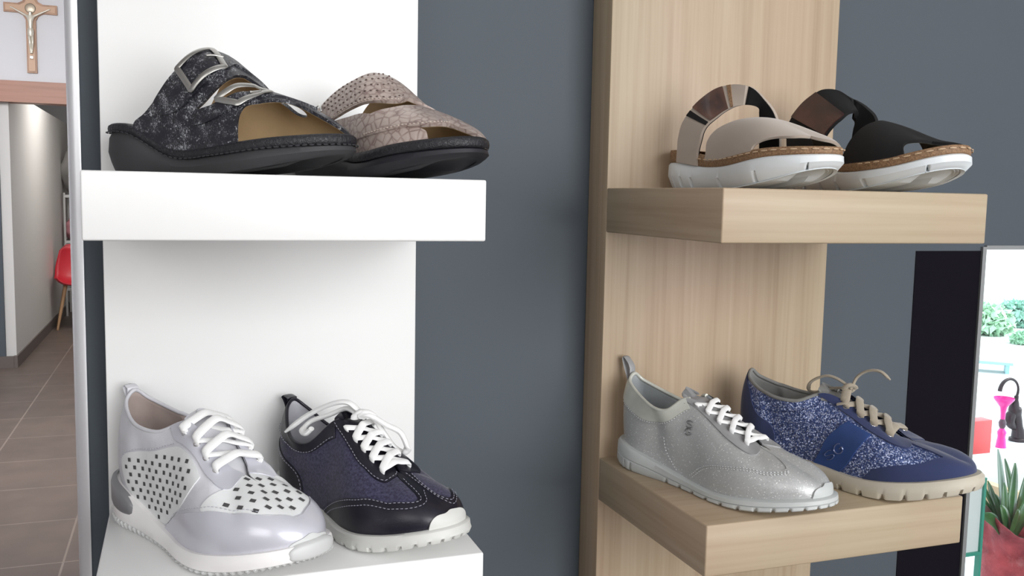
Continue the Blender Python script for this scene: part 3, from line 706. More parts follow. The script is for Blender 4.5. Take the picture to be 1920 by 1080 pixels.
patch(k,'eyestay',ey,OVER*1.4,M_silm,e); patch(k,'eyestay',[(1-a,b) for a,b in ey][::-1],OVER*1.4,M_silm,e)
mg=[(.222,0),(.222,0),(.236,.08),(.25,.19),(.274,.27),(.312,.33),(.36,.395),(.40,.43),(.416,.50),(.420,.62),(.418,.80),(.400,.93),(.400,1),(.400,1),(.600,1),(.600,1),(.600,.93),(.582,.80),(.580,.62),(.584,.50),(.60,.43),(.64,.395),(.688,.33),(.726,.27),(.75,.19),(.764,.08),(.778,0),(.778,0)]
patch(k,'mudguard',mg,OVER*.9,M_sil,e,grid=(.008,.05))
bp=[(.452,0),(.452,0),(.457,.12),(.466,.20),(.483,.29),(.504,.42),(.526,.29),(.545,.18),(.556,.08),(.560,0),(.560,0)]
patch(k,'toe_bumper',bp,.012,M_ssole,e)
tongue(k,M_silm,e,top=.055,lift=.010,flare=.6)
for path in ([(.242,.05),(.258,.165),(.280,.235),(.312,.285),(.358,.335),(.398,.355),(.420,.42)],[(.237,.06),(.254,.18),(.276,.252),(.312,.307),(.36,.37),(.402,.395),(.424,.47)],
  [(.060,.67),(.118,.64),(.144,.66),(.176,.74),(.210,.815),(.262,.855)],[(.186,.52),(.190,.31),(.204,.13),(.216,.02)]):
    stitches(k,'stitching',path,M_silst,e,off=.0065,dash=.008,gap=.005,r=.0024)
def glyph(ch,c,size,rot,D):
    """strokes of a letter laid on the leather; D turns a step right / down into (s,t)"""
    S=[(.40,-.34),(.22,-.48),(-.12,-.48),(-.36,-.34),(-.36,-.14),(-.12,-.02),(.14,.06),(.38,.20),(.36,.38),(.12,.50),(-.20,.49),(-.40,.34)]
    Gq=[(.40,-.32),(.18,-.48),(-.14,-.47),(-.38,-.24),(-.42,.04),(-.32,.32),(-.06,.49),(.22,.45),(.40,.28),(.40,.06),(.08,.06)]
    q=np.array(S if ch=='S' else Gq)*size; r=math.radians(rot); q=np.stack([q[:,0]*math.cos(r)-q[:,1]*math.sin(r),q[:,0]*math.sin(r)+q[:,1]*math.cos(r)],-1)
    return [(c[0]+u*D[0]+v*D[2],c[1]+u*D[1]+v*D[3]) for u,v in q]
DS=(.00033,-.0004,-.0001,-.0018); S_=[glyph('S',(.2545,.695),44,8,DS)]; G_=[glyph('G',(.2470,.612),44,8,DS)]
stroke_letters(k,S_+G_,plain('dark_emblem_metal',(.26,.26,.265),.4,.6),e,'emblem',off=.005,r=.0032)
el=[(.284,.93),(.303,.91),(.322,.885),(.341,.86),(.362,.83)]; em=[(1-a,b) for a,b in el]
g=Geo(); g.add(lace_bar(k,el[4],em[4],.018,.024,.008,24))
for i in range(4): g.add(lace_bar(k,em[i+1],el[i],.014,.023,.008,24)); g.add(lace_bar(k,el[i+1],em[i],.024,.023,.008,24))
g.obj('lace',[M_lace],e)
pull_tab(k,M_silm,e,.30,.465,.035,.028)

# --- blue sneaker
k=Shoe(x0=.6507,y0=-.0398,z0=ZOL,yaw=-1.1029,L=.2702,w=.94,zb=[(0,.02),(.1,0),(.62,0),(.8,.0189),(1,.0755)],
  zf=[(0,.1017),(.15,.0864),(.4,.0753),(.6,.0653),(.8,.0904),(1,.1357)],zh=.4058,zl=.3143,xl=.1829,yl=.105,zt=.3625,xt=.4169,yt=.0586,zv=.2227,xv=.7122,ztoe=.165,xtoe=.945)
e=shoe_empty(k,'sneaker','blue glitter sneaker with navy suede toe, taupe laces and a beige sole','shoe')
sole(k,'sole',M_bsole,e,[(0,.004),(.06,.014),(.4,.022),(.8,.020),(1,.008),(1.02,-.02)],N=420,notch=([.06+.029*i for i in range(0,31)],.0034,.30,.018))
upper_shell(k,'upper',M_bgl,e); lining(k,M_blin,e); insole(k,M_blin,e); rim(k,'collar_binding',M_blin,e,.008)
hc=[(-.148,0),(-.148,0),(-.146,.30),(-.13,.46),(-.10,.60),(-.07,.85),(-.03,1),(-.03,1),(.026,1),(.026,1),(.060,.93),(.085,.84),(.100,.70),(.118,.55),(.140,.46),(.150,.30),(.152,0),(.152,0)]
patch(k,'heel_counter',hc,OVER*1.4,M_bsu,e)
stp=[(.288,.68),(.288,.68),(.318,.61),(.318,.61),(.300,.46),(.280,.28),(.256,0),(.256,0),(.216,0),(.216,0),(.226,.20),(.240,.40),(.262,.54)]
patch(k,'side_strap',stp,OVER*1.6,M_bst,e); patch(k,'side_strap',[(1-a,b) for a,b in stp][::-1],OVER*1.6,M_bst,e)
ey=[(.252,1),(.252,1),(.262,.92),(.282,.82),(.302,.74),(.318,.67),(.336,.595),(.352,.58),(.374,.66),(.392,.80),(.402,.90),(.406,1),(.406,1)]
patch(k,'eyestay',ey,OVER*2,M_bsu,e); patch(k,'eyestay',[(1-a,b) for a,b in ey][::-1],OVER*2,M_bsu,e)
tc=[(.290,0),(.290,0),(.296,.07),(.310,.15),(.348,.24),(.382,.33),(.424,.43),(.424,.43),(.412,.60),(.396,.78),(.388,.90),(.392,1),(.392,1),(.608,1),(.608,1),(.612,.90),(.604,.78),(.588,.60),(.576,.43),(.576,.43),(.618,.33),(.652,.24),(.690,.15),(.704,.07),(.71,0),(.71,0)]
patch(k,'toe_cap',tc,OVER*1.4,M_bsu,e,grid=(.008,.05))
tongue(k,M_blin,e,top=.035,lift=.010,flare=.8)
g=stitches(k,'',[(.11,.66),(.16,.73),(.196,.82),(.250,.86)],None,e,off=.004,g=Geo(),dash=.014,gap=.004); g.obj('stitching',[plain('navy_thread',(.02,.03,.10),.8)],e,fix=False)
DB=(.000222,.000333,-.0000667,-.002); S_=[glyph('S',(.2415,.185),66,-38,DB)]; G_=[glyph('G',(.2570,.290),66,-38,DB)]
stroke_letters(k,S_,plain('dull_blue_steel',(.20,.25,.42),.35,.6),e,'emblem',off=.009,r=.0030); stroke_letters(k,G_,plain('bright_blue_steel',(.34,.38,.55),.3,.8),e,'emblem',off=.009,r=.0038)
el=[(.298,.91),(.319,.89),(.336,.85),(.354,.80)]; em=[(1-a,b) for a,b in el]; eyelets(k,el+em,M_chrome,e,.011)
g=Geo()
g.add(lace_bar(k,el[3],em[3],.030,.036,.010,24)); 
for i in range(3): g.add(lace_bar(k,em[i+1],el[i],.022,.034,.010,24)); g.add(lace_bar(k,el[i+1],em[i],.036,.034,.010,24))
g.add(ribbon(k,[(.49,.01,.385),(.48,0,.397),(.437,0,.42),(.39,0,.428),(.345,0,.412),(.312,0,.385),(.304,.01,.352),(.33,.025,.345),(.40,.03,.372),(.47,.02,.384)],.018,.012,60))
g.add(ribbon(k,[(.49,.0,.385),(.498,0,.40),(.514,0,.438),(.54,0,.463),(.575,0,.478),(.615,0,.477),(.653,0,.45)],.018,.012,44,taper=True))
g.add(ribbon(k,[(.485,0,.390),(.481,-.01,.384),(.490,-.04,.366),(.494,-.065,.340),(.470,-.072,.330)],.038,.011,24))
g.add(ribbon(k,[(.47,-.012,.385),(.482,-.018,.402),(.498,.0,.404),(.50,.02,.39),(.486,.015,.375)],.030,.018,20))
g.obj('lace',[M_tlace],e)

# ------------------------------------------------------------------ mules and sandals
t=NT('black_scratched_leather',(.03,.03,.04),.42); v=t.co((1,1,1),(.2,.5,.3))
n1=t.noise(t.co((260,1500,420),(.3,.9,.4)),1,2,.6,1.2); n2=t.noise(t.co((1500,260,480),(.5,-.6,.2)),1,2,.6,1.2); n3=t.noise(t.co(),75,3)
sm=t.math('ADD',t.math('MAXIMUM',n1,n2),t.math('MULTIPLY',n3,.45))
t.base(t.ramp(sm,[(.78,(.012,.012,.017)),(.85,(.045,.046,.055)),(.95,(.42,.43,.45))])); t.bump(n1,.25,.0006); M_scr=t.m
M_tan=leather('tan_leather_lining',(.46,.32,.17),.6,700,.05,var=.08)
t=NT('black_wrinkled_leather_edge',(.012,.012,.016),.42); t.bump(t.noise(t.co((1,1,1)),420,3,.6,1),.8,.0012); M_welt=t.m
M_pu=NT('charcoal_foam_sole',(.035,.035,.038),.62); M_pu.bump(M_pu.noise(M_pu.co(),900,2),.1,.0003); M_pu=M_pu.m
M_pub=NT('black_foam_sole',(.012,.012,.017),.55).m
t=NT('taupe_snake_leather',(.36,.28,.25),.36,.15,.5,0,.15); v=t.co()
vd=t.vor(t.co((1,1,1)),130,'DISTANCE_TO_EDGE'); vn=t.noise(v,70,3)
t.base(t.ramp(t.math('ADD',t.math('MULTIPLY',vd,2.2),t.math('MULTIPLY',vn,.5)),[(.22,(.22,.155,.14)),(.34,(.36,.275,.245)),(.6,(.46,.38,.34))])); t.bump(vd,.5,.0008); M_snk=t.m
M_buck=plain('brushed_nickel',(.50,.49,.46),.33,1)
M_bei=NT('beige_nubuck',(.40,.335,.28),.85,0,.2,.4); M_bei.bump(M_bei.noise(M_bei.co(),1300,2),.15,.0004); M_bei=M_bei.m
t=NT('brown_patent_panel',(.12,.055,.035),.3,0,.5,0,.6); t.base(t.ramp(t.noise(t.co((30,60,25)),1,3),[(.3,(.045,.022,.018)),(.7,(.19,.085,.05))])); M_pat=t.m
t=NT('oxblood_patent_panel',(.05,.015,.015),.16,0,.5,0,.6); t.base(t.ramp(t.noise(t.co((30,60,25)),1,3),[(.3,(.022,.010,.012)),(.7,(.075,.024,.022))])); M_ox=t.m
M_blk=leather('black_suede',(.004,.004,.0045),.9,1200,.1,sheen=.0)
M_grl=leather('grey_green_lining',(.17,.17,.14),.85,1200,.1)
t=NT('brown_cork_edge',(.26,.15,.075),.65); t.base(t.ramp(t.noise(t.co(),600,3),[(.35,(.17,.095,.048)),(.65,(.32,.19,.10))])); M_cork=t.m
M_wso=NT('white_moulded_sole',(.72,.76,.78),.42).m
M_cst=plain('cream_thread',(.55,.40,.26),.7)
def strap(k,name,poly,m,parent,off=.012,lin=None,lname='lining',low=0.0,grid=(.009,.05),hole=None):
    fn=lambda a,b,o: k.sheet(a,np.clip(b,-1,1),o)
    o=patch(k,name,poly,off,m,parent,fn=fn,low=low,grid=grid,hole=hole)
    if lin: patch(k,lname,poly,low-.0015,lin,o,fn=fn,grid=grid,low=low-.001,fix=False,hole=hole)
    return o
def surf_band(k,name,pts,w,th,m,parent,off,closed=False,n=60):
    fn=lambda a,b,o: k.sheet(a,b,o)
    q=curve(pts,n,closed); p=fn(q[:,0],q[:,1],off); s=np.where(q[:,1]<=0,q[:,0],1-q[:,0]); nn=k.N(s,np.clip(1-np.abs(q[:,1]),0,.98))
    return tube_geo(p*k.L,w*k.L/2,8,th/w,up=nn,closed=closed)
def footbed(k,name,m,parent,h,dip=.03,inner=.95):
    N=120; s=np.arange(N)/N; z=k.zf_(s)+h
    rs=[shrink(k,s,f,z-dip*(1-f**3)) for f in (.02,.3,.6,.85,inner)]
    return rings_obj(name,[r*k.L for r in rs],[m],parent,capb=False)
def welt(k,name,m,parent,h0,h1,off=.012,N=260,wr=0,angle=2):
    s=np.arange(N)/N; x_,_=outline(s); hh=h0+(h1-h0)*x_; z=k.zf_(s); rs=[]
    for f,o in ((-.06,-.01),(0,off*.7),(.25,off),(.5,off*1.05),(.8,off*.8),(1,0),(1.04,-.02),(1.0,-.05)):
        oo=o+wr*np.sin(s*2*np.pi*95)*(0<f<1); x,y=k.base(s,oo); rs.append(np.stack([x,y,z+hh*f],-1))
    return rings_obj(name,[r*k.L for r in rs],[m],parent,capb=False,angle=angle)
def welt_stitch(k,name,m,parent,h0,h1,f,off,a=-.05,b=.62,dash=.02,gap=.010,r=.0028):
    s=np.linspace(a,b,400); x_,_=outline(s); x,y=k.base(s,off); P=np.stack([x,y,k.zf_(s)+(h0+(h1-h0)*x_)*f],-1)
    d=np.r_[0,np.cumsum(np.linalg.norm(np.diff(P,axis=0),axis=1))]; g=Geo(); u=0
    while u+dash<d[-1]:
        q=[u,u+dash/2,u+dash]; pts=np.stack([np.interp(q,d,P[:,i]) for i in range(3)],-1); g.add(tube_geo(pts*k.L,[r*k.L*.6,r*k.L,r*k.L*.6],5)); u+=dash+gap
    return g.obj(name,[m],parent,fix=False)
# --- black mule
k=Shoe(full=True,x0=-.0537,y0=-.0356,z0=ZW,yaw=-.6825,L=.2457,w=.9548,zb=[(0,.015),(.08,0),(.5,0),(.75,.026),(1,.078)],
  zf=[(0,.1561),(.15,.1508),(.35,.0640),(.55,.0674),(.8,.0954),(1,.1152)],bulge=.10,
  R=[(0,.05,0,.25),(.12,.2,0,.330),(.2,.35,0,.4300),(.25,.46,0,.4330),(.30,.56,0,.368),(.34,.65,.008,.300),(.41,.8,.008,.2460),(.5,.93,.008,.1625)])
e=shoe_empty(k,'mule','black scratched leather mule with two steel buckles on white shelf','shoe')
sole(k,'sole',M_pu,e,[(0,-.035),(.04,-.012),(.25,.0),(.5,.010),(.85,.006),(1,-.004),(1.02,-.03)],bottom=((.86,0),(.5,0)))

welt(k,'welt',M_welt,e,.030,.036,.010,wr=.0012)
welt_stitch(k,'stitching',plain('black_thread',(.03,.03,.035),.6),e,.030,.036,-.02,.016,dash=.016,gap=.008,r=.003)
footbed(k,'footbed',M_tan,e,.02)
up=[(.135,-.99),(.135,-.99),(.142,-.82),(.160,-.70),(.178,-.58),(.198,-.48),(.212,-.36),(.226,-.21),(.236,0),(.234,.2),(.218,.4),(.200,.6),(.19,.8),(.185,.99),(.185,.99),(.470,.99),(.470,.99),(.464,.7),(.448,.42),(.426,.17),(.400,-.02),(.372,-.18),(.346,-.335),(.320,-.48),(.308,-.62),(.304,-.77),(.304,-.99),(.304,-.99)]
uh=[(.238,-.68),(.238,-.68),(.266,-.615),(.29,-.51),(.316,-.34),(.345,-.13),(.362,.05),(.366,.25),(.358,.45),(.345,.52),(.332,.45),(.327,.2),(.312,.02),(.296,-.16),(.284,-.30),(.270,-.46),(.254,-.60)]
strap(k,'upper',up,M_scr,e,.012,M_tan,hole=uh)
t1=[(.180,-.60),(.196,-.47),(.214,-.34),(.226,-.20),(.238,0),(.243,.3),(.24,.55),(.24,.55),(.292,.55),(.292,.55),(.295,.3),(.286,0),(.278,-.20),(.266,-.38),(.246,-.52),(.224,-.645),(.200,-.695),(.182,-.67)]
s1=strap(k,'buckle_strap',t1,M_scr,e,.021,None,low=.010)
t2=[(.250,-.70),(.272,-.60),(.292,-.50),(.318,-.33),(.347,-.12),(.364,.06),(.374,.3),(.374,.3),(.40,.3),(.40,.3),(.392,.08),(.374,-.08),(.344,-.27),(.318,-.45),(.298,-.60),(.268,-.735),(.240,-.77)]
s2=strap(k,'buckle_strap',t2,M_scr,e,.021,None,low=.010)
def buckle(parent,cs,pr):
    c=np.array(cs,float); P=[]
    for i in range(4):
        a,b=c[i],c[(i+1)%4]; 
        for u in (.0,.12,.3,.5,.7,.88): P.append(a+(b-a)*u)
    g=Geo(); g.add(surf_band(k,'',P,.024,.007,None,None,.026,True,72)); g.obj('buckle',[M_buck],parent)
    g=Geo(); q=np.array(pr,float); g.add(surf_band(k,'',q,.009,.008,None,None,.029,False,12)); g.obj('buckle_prong',[M_buck],parent)
    cc=(c.mean(0)); 
buckle(s1,[(.214,-.36),(.243,-.05),(.274,-.22),(.238,-.53)],[(.248,-.22),(.266,-.13)])
buckle(s2,[(.276,-.56),(.322,-.20),(.352,-.14),(.306,-.56)],[(.318,-.38),(.336,-.26)])
# --- taupe mule
k=Shoe(full=True,x0=.1215,y0=-.0068,z0=ZW,yaw=-1.0562,L=.2449,w=.9681,zb=[(0,.015),(.1,0),(.5,0),(.75,.028),(1,.080)],
  zf=[(0,.1791),(.15,.1800),(.35,.0924),(.55,.0620),(.8,.0915),(1,.1162)],bulge=.12,
  R=[(0,.05,0,.27),(.12,.2,0,.310),(.2,.35,0,.378),(.27,.5,0,.390),(.34,.65,.008,.290),(.41,.8,.008,.2246),(.5,.93,.008,.1573)])
e=shoe_empty(k,'mule','taupe snake-embossed leather mule with wide crossing straps and a black sole','shoe')
sole(k,'sole',M_pub,e,[(0,-.035),(.04,-.012),(.25,.0),(.5,.010),(.85,.006),(1,-.004),(1.02,-.03)],bottom=((.86,0),(.5,0)))
welt(k,'welt',M_welt,e,.030,.038,.010,wr=.0012); footbed(k,'footbed',M_tan,e,.02)
quart=[(.150,-.99),(.150,-.99),(.168,-.80),(.20,-.68),(.25,-.62),(.300,-.56),(.335,-.58),(.385,-.68),(.394,-.80),(.396,-.99),(.396,-.99)]
strap(k,'quarter',quart,M_snk,e,.008,M_tan)
strap(k,'quarter',[(a,-b) for a,b in quart][::-1],M_snk,e,.008,M_tan)
bk=[(.130,-.99),(.130,-.99),(.150,-.70),(.170,-.52),(.204,-.35),(.238,-.25),(.256,-.10),(.252,.10),(.215,.3),(.182,.5),(.168,.75),(.16,.99),(.16,.99),(.325,.99),(.325,.99),(.335,.6),(.338,.3),(.338,.05),(.334,-.12),(.322,-.27),(.298,-.40),(.266,-.52),(.23,-.60),(.20,-.68),(.185,-.80),(.18,-.99),(.18,-.99)]
b1=strap(k,'instep_strap',bk,M_snk,e,.018,M_tan,low=.004)
ft=[(.190,-.99),(.190,-.99),(.208,-.80),(.244,-.71),(.282,-.62),(.312,-.48),(.332,-.36),(.356,-.17),(.372,.05),(.378,.4),(.37,.7),(.36,.99),(.36,.99),(.472,.99),(.472,.99),(.470,.7),(.462,.35),(.448,0),(.438,-.25),(.420,-.46),(.390,-.62),(.345,-.71),(.314,-.76),(.280,-.80),(.248,-.86),(.24,-.99),(.24,-.99)]
f1=strap(k,'front_strap',ft,M_snk,e,.018,M_tan,low=.004)
shf=lambda a,b,o: k.sheet(a,b,o)
thr=plain('beige_thread',(.50,.42,.36),.7)
M_brth=plain('dark_brown_thread',(.11,.075,.065),.8)
for row in range(5):
    f=(row+.6)/5.2; P=[]
    for rr,ff in zip([(.170,-.50),(.204,-.33),(.238,-.23),(.258,-.10),(.268,.08)],[(.228,-.60),(.266,-.52),(.298,-.40),(.322,-.27),(.336,-.05)]): P.append((rr[0]+(ff[0]-rr[0])*f,rr[1]+(ff[1]-rr[1])*f))
    stitches(k,'stitching',P,M_brth,b1,off=.019,dash=.008,gap=.016,r=.0035,fn=shf)
stitches(k,'stitching',[(.286,-.775),(.314,-.735),(.345,-.69),(.388,-.60),(.416,-.45),(.434,-.24),(.444,0)],thr,f1,off=.020,fn=shf,dash=.010,gap=.005,r=.0024)
stitches(k,'stitching',[(.205,-.655),(.23,-.58),(.266,-.50),(.298,-.38),(.320,-.26),(.333,-.10)],thr,b1,off=.020,fn=shf,dash=.010,gap=.005,r=.0024)
g=Geo(); P=[(.160,-.66),(.175,-.50),(.188,-.56),(.176,-.68)]; g.add(surf_band(k,'',P,.012,.006,None,None,.03,True,30)); g.obj('buckle',[M_chrome],b1)

def strap_loop(k,rear,front,m,parent,lin,th=.014,name='ankle_strap'):
    N=56; A=curve(rear,N);B=curve(front,N); V=[];W=6
    G=np.array([[A[i]+(B[i]-A[i])*u for u in np.linspace(0,1,W)] for i in range(N)])
    nr=np.cross(np.gradient(G,axis=0),np.gradient(G,axis=1)); nr/=np.linalg.norm(nr,axis=-1,keepdims=True)+1e-9
    for i in range(N):
        c=G[i].mean(0)-np.array([.36,0,.18])
        if nr[i].mean(0)@c<0: nr[i]*=-1
    def grid(i0,i1,o0,o1,nm,mm,par,u0=0,u1=1):
        i=slice(i0,i1); j=slice(int(round(u0*(W-1))),int(round(u1*(W-1)))+1); T=(G+nr*o1)[i,j]; Lo=(G+nr*o0)[i,j]; n,w=T.shape[:2]
        VV=np.vstack([T.reshape(-1,3),Lo.reshape(-1,3)])*k.L; o=n*w; Fc=[]
        for a in range(n-1):
            for b in range(w-1):
                q=(a*w+b,(a+1)*w+b,(a+1)*w+b+1,a*w+b+1); Fc.append(q); Fc.append(tuple(x+o for x in q[::-1]))
            Fc.append((a*w,a*w+o,(a+1)*w+o,(a+1)*w)); Fc.append((a*w+w-1,(a+1)*w+w-1,(a+1)*w+w-1+o,a*w+w-1+o))
        for a in (0,n-1):
            for b in range(w-1): Fc.append((a*w+b,a*w+b+1,a*w+b+1+o,a*w+b+o))
        return mesh(nm,VV,Fc,mm,par,True,angle=.8,fix=True)
    s=grid(0,N,0,th,name,m,parent); grid(0,N,-.005,-.0005,'lining',lin,s)
    return s,grid,G,nr,N
TREAD=[(.92,-.0),(.895,.004),(.87,.0),(.84,.0),(.815,.004),(.79,0),(.76,0),(.735,.004),(.71,0),(.66,.004),(.6,0),(.3,0)]
# --- beige sandal
k=Shoe(full=True,x0=.5657,y0=-.0051,z0=ZO,yaw=-1.4191,L=.2383,w=.9351,zb=[(0,.0),(.1,0),(.5,0),(.75,.0271),(1,.0903)],
  zf=[(0,.1325),(.15,.1282),(.35,.1046),(.55,.1076),(.8,.1389),(1,.1495)],bulge=.12,
  R=[(0,.05,0,.22),(.12,.2,0,.275),(.2,.35,0,.300),(.27,.5,0,.315),(.34,.65,.008,.3035),(.41,.8,.008,.2488),(.5,.93,.008,.1927)])
e=shoe_empty(k,'sandal','beige nubuck sandal with brown patent ankle strap panel and white sole','shoe')
sole(k,'sole',M_wso,e,[(0,-.030),(.10,-.012),(.28,-.002),(.5,.010),(.9,.008),(1,-.002),(1.01,-.03)],bottom=TREAD,N=360,notch=([.075,.105,.135,.165,.240,.330,.43],.0032,.45,.03))
welt(k,'cork_footbed',M_cork,e,.062,.030,.004); welt_stitch(k,'stitching',M_cst,e,.062,.030,.66,.010,a=.17,b=.60,dash=.026,gap=.018,r=.0035)
footbed(k,'insole',M_cork,e,.028)
fs=[(.195,-.99),(.195,-.99),(.203,-.79),(.202,-.56),(.214,-.34),(.245,-.20),(.285,-.12),(.325,-.02),(.343,.25),(.342,.6),(.335,.99),(.335,.99),(.425,.99),(.425,.99),(.440,.7),(.452,.35),(.450,.05),(.440,-.22),(.424,-.44),(.398,-.60),(.364,-.69),(.334,-.775),(.322,-.85),(.322,-.99),(.322,-.99)]
strap(k,'front_strap',fs,M_bei,e,.012,M_grl)
rear=[(.150,-.112,.130),(.153,-.112,.203),(.152,-.108,.246),(.168,-.102,.311),(.204,-.09,.363),(.254,-.065,.420),(.324,-.03,.469),(.415,0,.484),(.488,.03,.464),(.541,.06,.405),(.580,.08,.347),(.60,.095,.27),(.605,.10,.16)]
frt=[(.300,-.112,.110),(.299,-.112,.171),(.312,-.108,.228),(.321,-.102,.270),(.338,-.09,.301),(.357,-.065,.328),(.382,-.03,.362),(.421,0,.384),(.463,.03,.390),(.500,.06,.378),(.490,.08,.348),(.480,.095,.27),(.480,.10,.16)]
s,gr,G_,nr_,N_=strap_loop(k,rear,frt,M_bei,e,M_blk)
gr(20,30,.013,.019,'patent_panel',M_pat,s); gr(17,20,.012,.017,'seam_band',M_blk,s); gr(30,32,.012,.017,'seam_band',M_cork,s)
# --- black sandal
k=Shoe(full=True,x0=.7190,y0=-.0117,z0=ZO,yaw=-1.4872,L=.2513,w=.985,zb=[(0,.0),(.1,0),(.5,0),(.75,.0292),(1,.0972)],
  zf=[(0,.15),(.15,.145),(.35,.112),(.55,.0880),(.8,.1047),(1,.1594)],bulge=.12,
  R=[(0,.05,0,.25),(.12,.2,0,.36),(.2,.35,0,.385),(.27,.5,0,.3276),(.34,.65,.008,.2847),(.41,.8,.008,.2181),(.5,.93,.008,.186)])
e=shoe_empty(k,'sandal','black suede sandal with oxblood patent ankle strap panel and white sole','shoe')
sole(k,'sole',M_wso,e,[(0,-.030),(.10,-.012),(.28,-.002),(.5,.010),(.9,.008),(1,-.002),(1.01,-.03)],bottom=TREAD,N=360,notch=([.075,.105,.135,.165,.205,.245,.310,.42],.0032,.45,.03))
welt(k,'cork_footbed',M_cork,e,.062,.034,.004); welt_stitch(k,'stitching',M_cst,e,.062,.034,.66,.010,a=.30,b=.60,dash=.026,gap=.018,r=.0035)
footbed(k,'insole',M_cork,e,.028)
fs=[(.235,-.99),(.235,-.99),(.256,-.84),(.268,-.64),(.284,-.40),(.303,-.14),(.312,.1),(.315,.5),(.31,.99),(.31,.99),(.425,.99),(.425,.99),(.440,.6),(.446,.25),(.440,-.02),(.424,-.25),(.398,-.44),(.380,-.57),(.374,-.69),(.376,-.85),(.372,-.99),(.372,-.99)]
strap(k,'front_strap',fs,M_blk,e,.012,M_grl)
rear=[(.140,-.115,.17),(.125,-.112,.25),(.120,-.106,.306),(.133,-.10,.343),(.148,-.09,.372),(.173,-.07,.412),(.202,-.05,.442),(.240,-.02,.471),(.300,.02,.466),(.364,.05,.430),(.420,.08,.385),(.462,.10,.324),(.47,.11,.17)]
frt=[(.300,-.115,.11),(.330,-.112,.16),(.347,-.106,.215),(.359,-.10,.246),(.369,-.09,.272),(.388,-.07,.307),(.401,-.05,.328),(.411,-.02,.355),(.400,.03,.364),(.372,.06,.348),(.345,.085,.318),(.320,.10,.25),(.310,.11,.15)]
s,gr,G_,nr_,N_=strap_loop(k,rear,frt,M_blk,e,M_blk)
gr(15,31,.013,.019,'patent_panel',M_ox,s)

# ------------------------------------------------------------------ hall: crucifix, chair, rack
c=at_y(57,16,YH-.02)
e=empty('crucifix',(c[0],YH,c[2]),0,'brown wooden crucifix with a silver figure hung above the doorway','crucifix')
M_cru=NT('varnished_cross_wood',(.33,.17,.09),.45); M_cru.base(M_cru.ramp(M_cru.noise(M_cru.co((20,20,3)),1,4),[(.3,(.25,.125,.065)),(.7,(.42,.23,.13))])); M_cru=M_cru.m
M_cin=plain('light_cross_inlay',(.50,.31,.19),.45); M_sil2=plain('cast_silver',(.70,.66,.56),.38,.55)
sc=4.18e-3   # metres per pixel of the photo at this wall
def cross(w,ins,y0,y1,down,up_,side):
    a=w/2-ins; fl=.05
    top=up_-ins; bot=-down+ins; sd=side-ins
    out=[(-a,bot),(a,bot),(a,-a-fl),(a+fl*.35,-a-fl*.35),(a+fl,-a),(sd,-a),(sd,a),(a+fl,a),(a+fl*.35,a+fl*.35),(a,a+fl),(a,top),(-a,top),(-a,a+fl),(-a-fl*.35,a+fl*.35),(-a-fl,a),(-sd,a),(-sd,-a),(-a-fl,-a),(-a-fl*.35,-a-fl*.35),(-a,-a-fl)]
    n=len(out); V=[(x,y0,z) for x,z in out]+[(x,y1,z) for x,z in out]; return V,[tuple(range(n)),tuple(range(2*n-1,n-1,-1))]+[(i,n+i,n+(i+1)%n,(i+1)%n) for i in range(n)]
Geo().add(cross(.066,0,-.022,0,.46,.19,.175)).obj('cross',[M_cru],e,False)
Geo().add(cross(.066,.012,-.026,-.0215,.46,.19,.175)).obj('inlay',[M_cin],e,False)
g=Geo(); g.add(lathe([(.0005,-.004),(.034,-.004),(.036,.0),(.030,.003),(.0005,.003)],28)); V=[(v[0],-v[2]-.028,v[1]+.0) for v in g.v]
mesh('medallion',V,g.f,plain('worn_medal_metal',(.42,.36,.28),.4,.6),e,True,fix=True)
# figure: one continuous skinned body
sk=[((0,-.045,-.020),.014),((0,-.043,-.052),.011),((0,-.044,-.075),.020),((0,-.046,-.115),.018),((0,-.044,-.150),.015),((0,-.046,-.175),.018),
 ((.020,-.042,-.058),.010),((.070,-.038,-.030),.0075),((.118,-.036,-.004),.0055),((.132,-.036,.0),.006),
 ((-.020,-.042,-.058),.010),((-.070,-.038,-.030),.0075),((-.118,-.036,-.004),.0055),((-.132,-.036,.0),.006),
 ((.009,-.046,-.195),.012),((.012,-.056,-.245),.010),((.005,-.044,-.300),.0075),((.004,-.048,-.325),.007),
 ((-.009,-.046,-.195),.012),((-.006,-.056,-.245),.010),((-.004,-.044,-.300),.0075),((-.003,-.049,-.325),.007)]
ed=[(0,1),(1,2),(2,3),(3,4),(4,5),(2,6),(6,7),(7,8),(8,9),(2,10),(10,11),(11,12),(12,13),(5,14),(14,15),(15,16),(16,17),(5,18),(18,19),(19,20),(20,21)]
me=bpy.data.meshes.new('figure'); me.from_pydata([s[0] for s in sk],ed,[]); me.materials.append(M_sil2); fo=bpy.data.objects.new('figure',me); COL.objects.link(fo); fo.parent=e
md=fo.modifiers.new('Skin','SKIN')
for i,s in enumerate(sk): fo.data.skin_vertices[0].data[i].radius=(s[1]*.9,s[1]*.9)
fo.data.skin_vertices[0].data[2].use_root=True; md.use_smooth_shade=True; fo.modifiers.new('Sub','SUBSURF').levels=2; fo.modifiers['Sub'].render_levels=2
g=Geo(); g.add(lathe([(.016,-.03),(.021,-.012),(.021,.012),(.017,.03)],16,(0,-.046,-.175))); g.obj('loincloth',[M_sil2],e)
box('foot_rest',(-.012,-.04,-.362),(.012,-.022,-.338),plain('bright_nickel',(.9,.85,.78),.25,.8),e,.002)
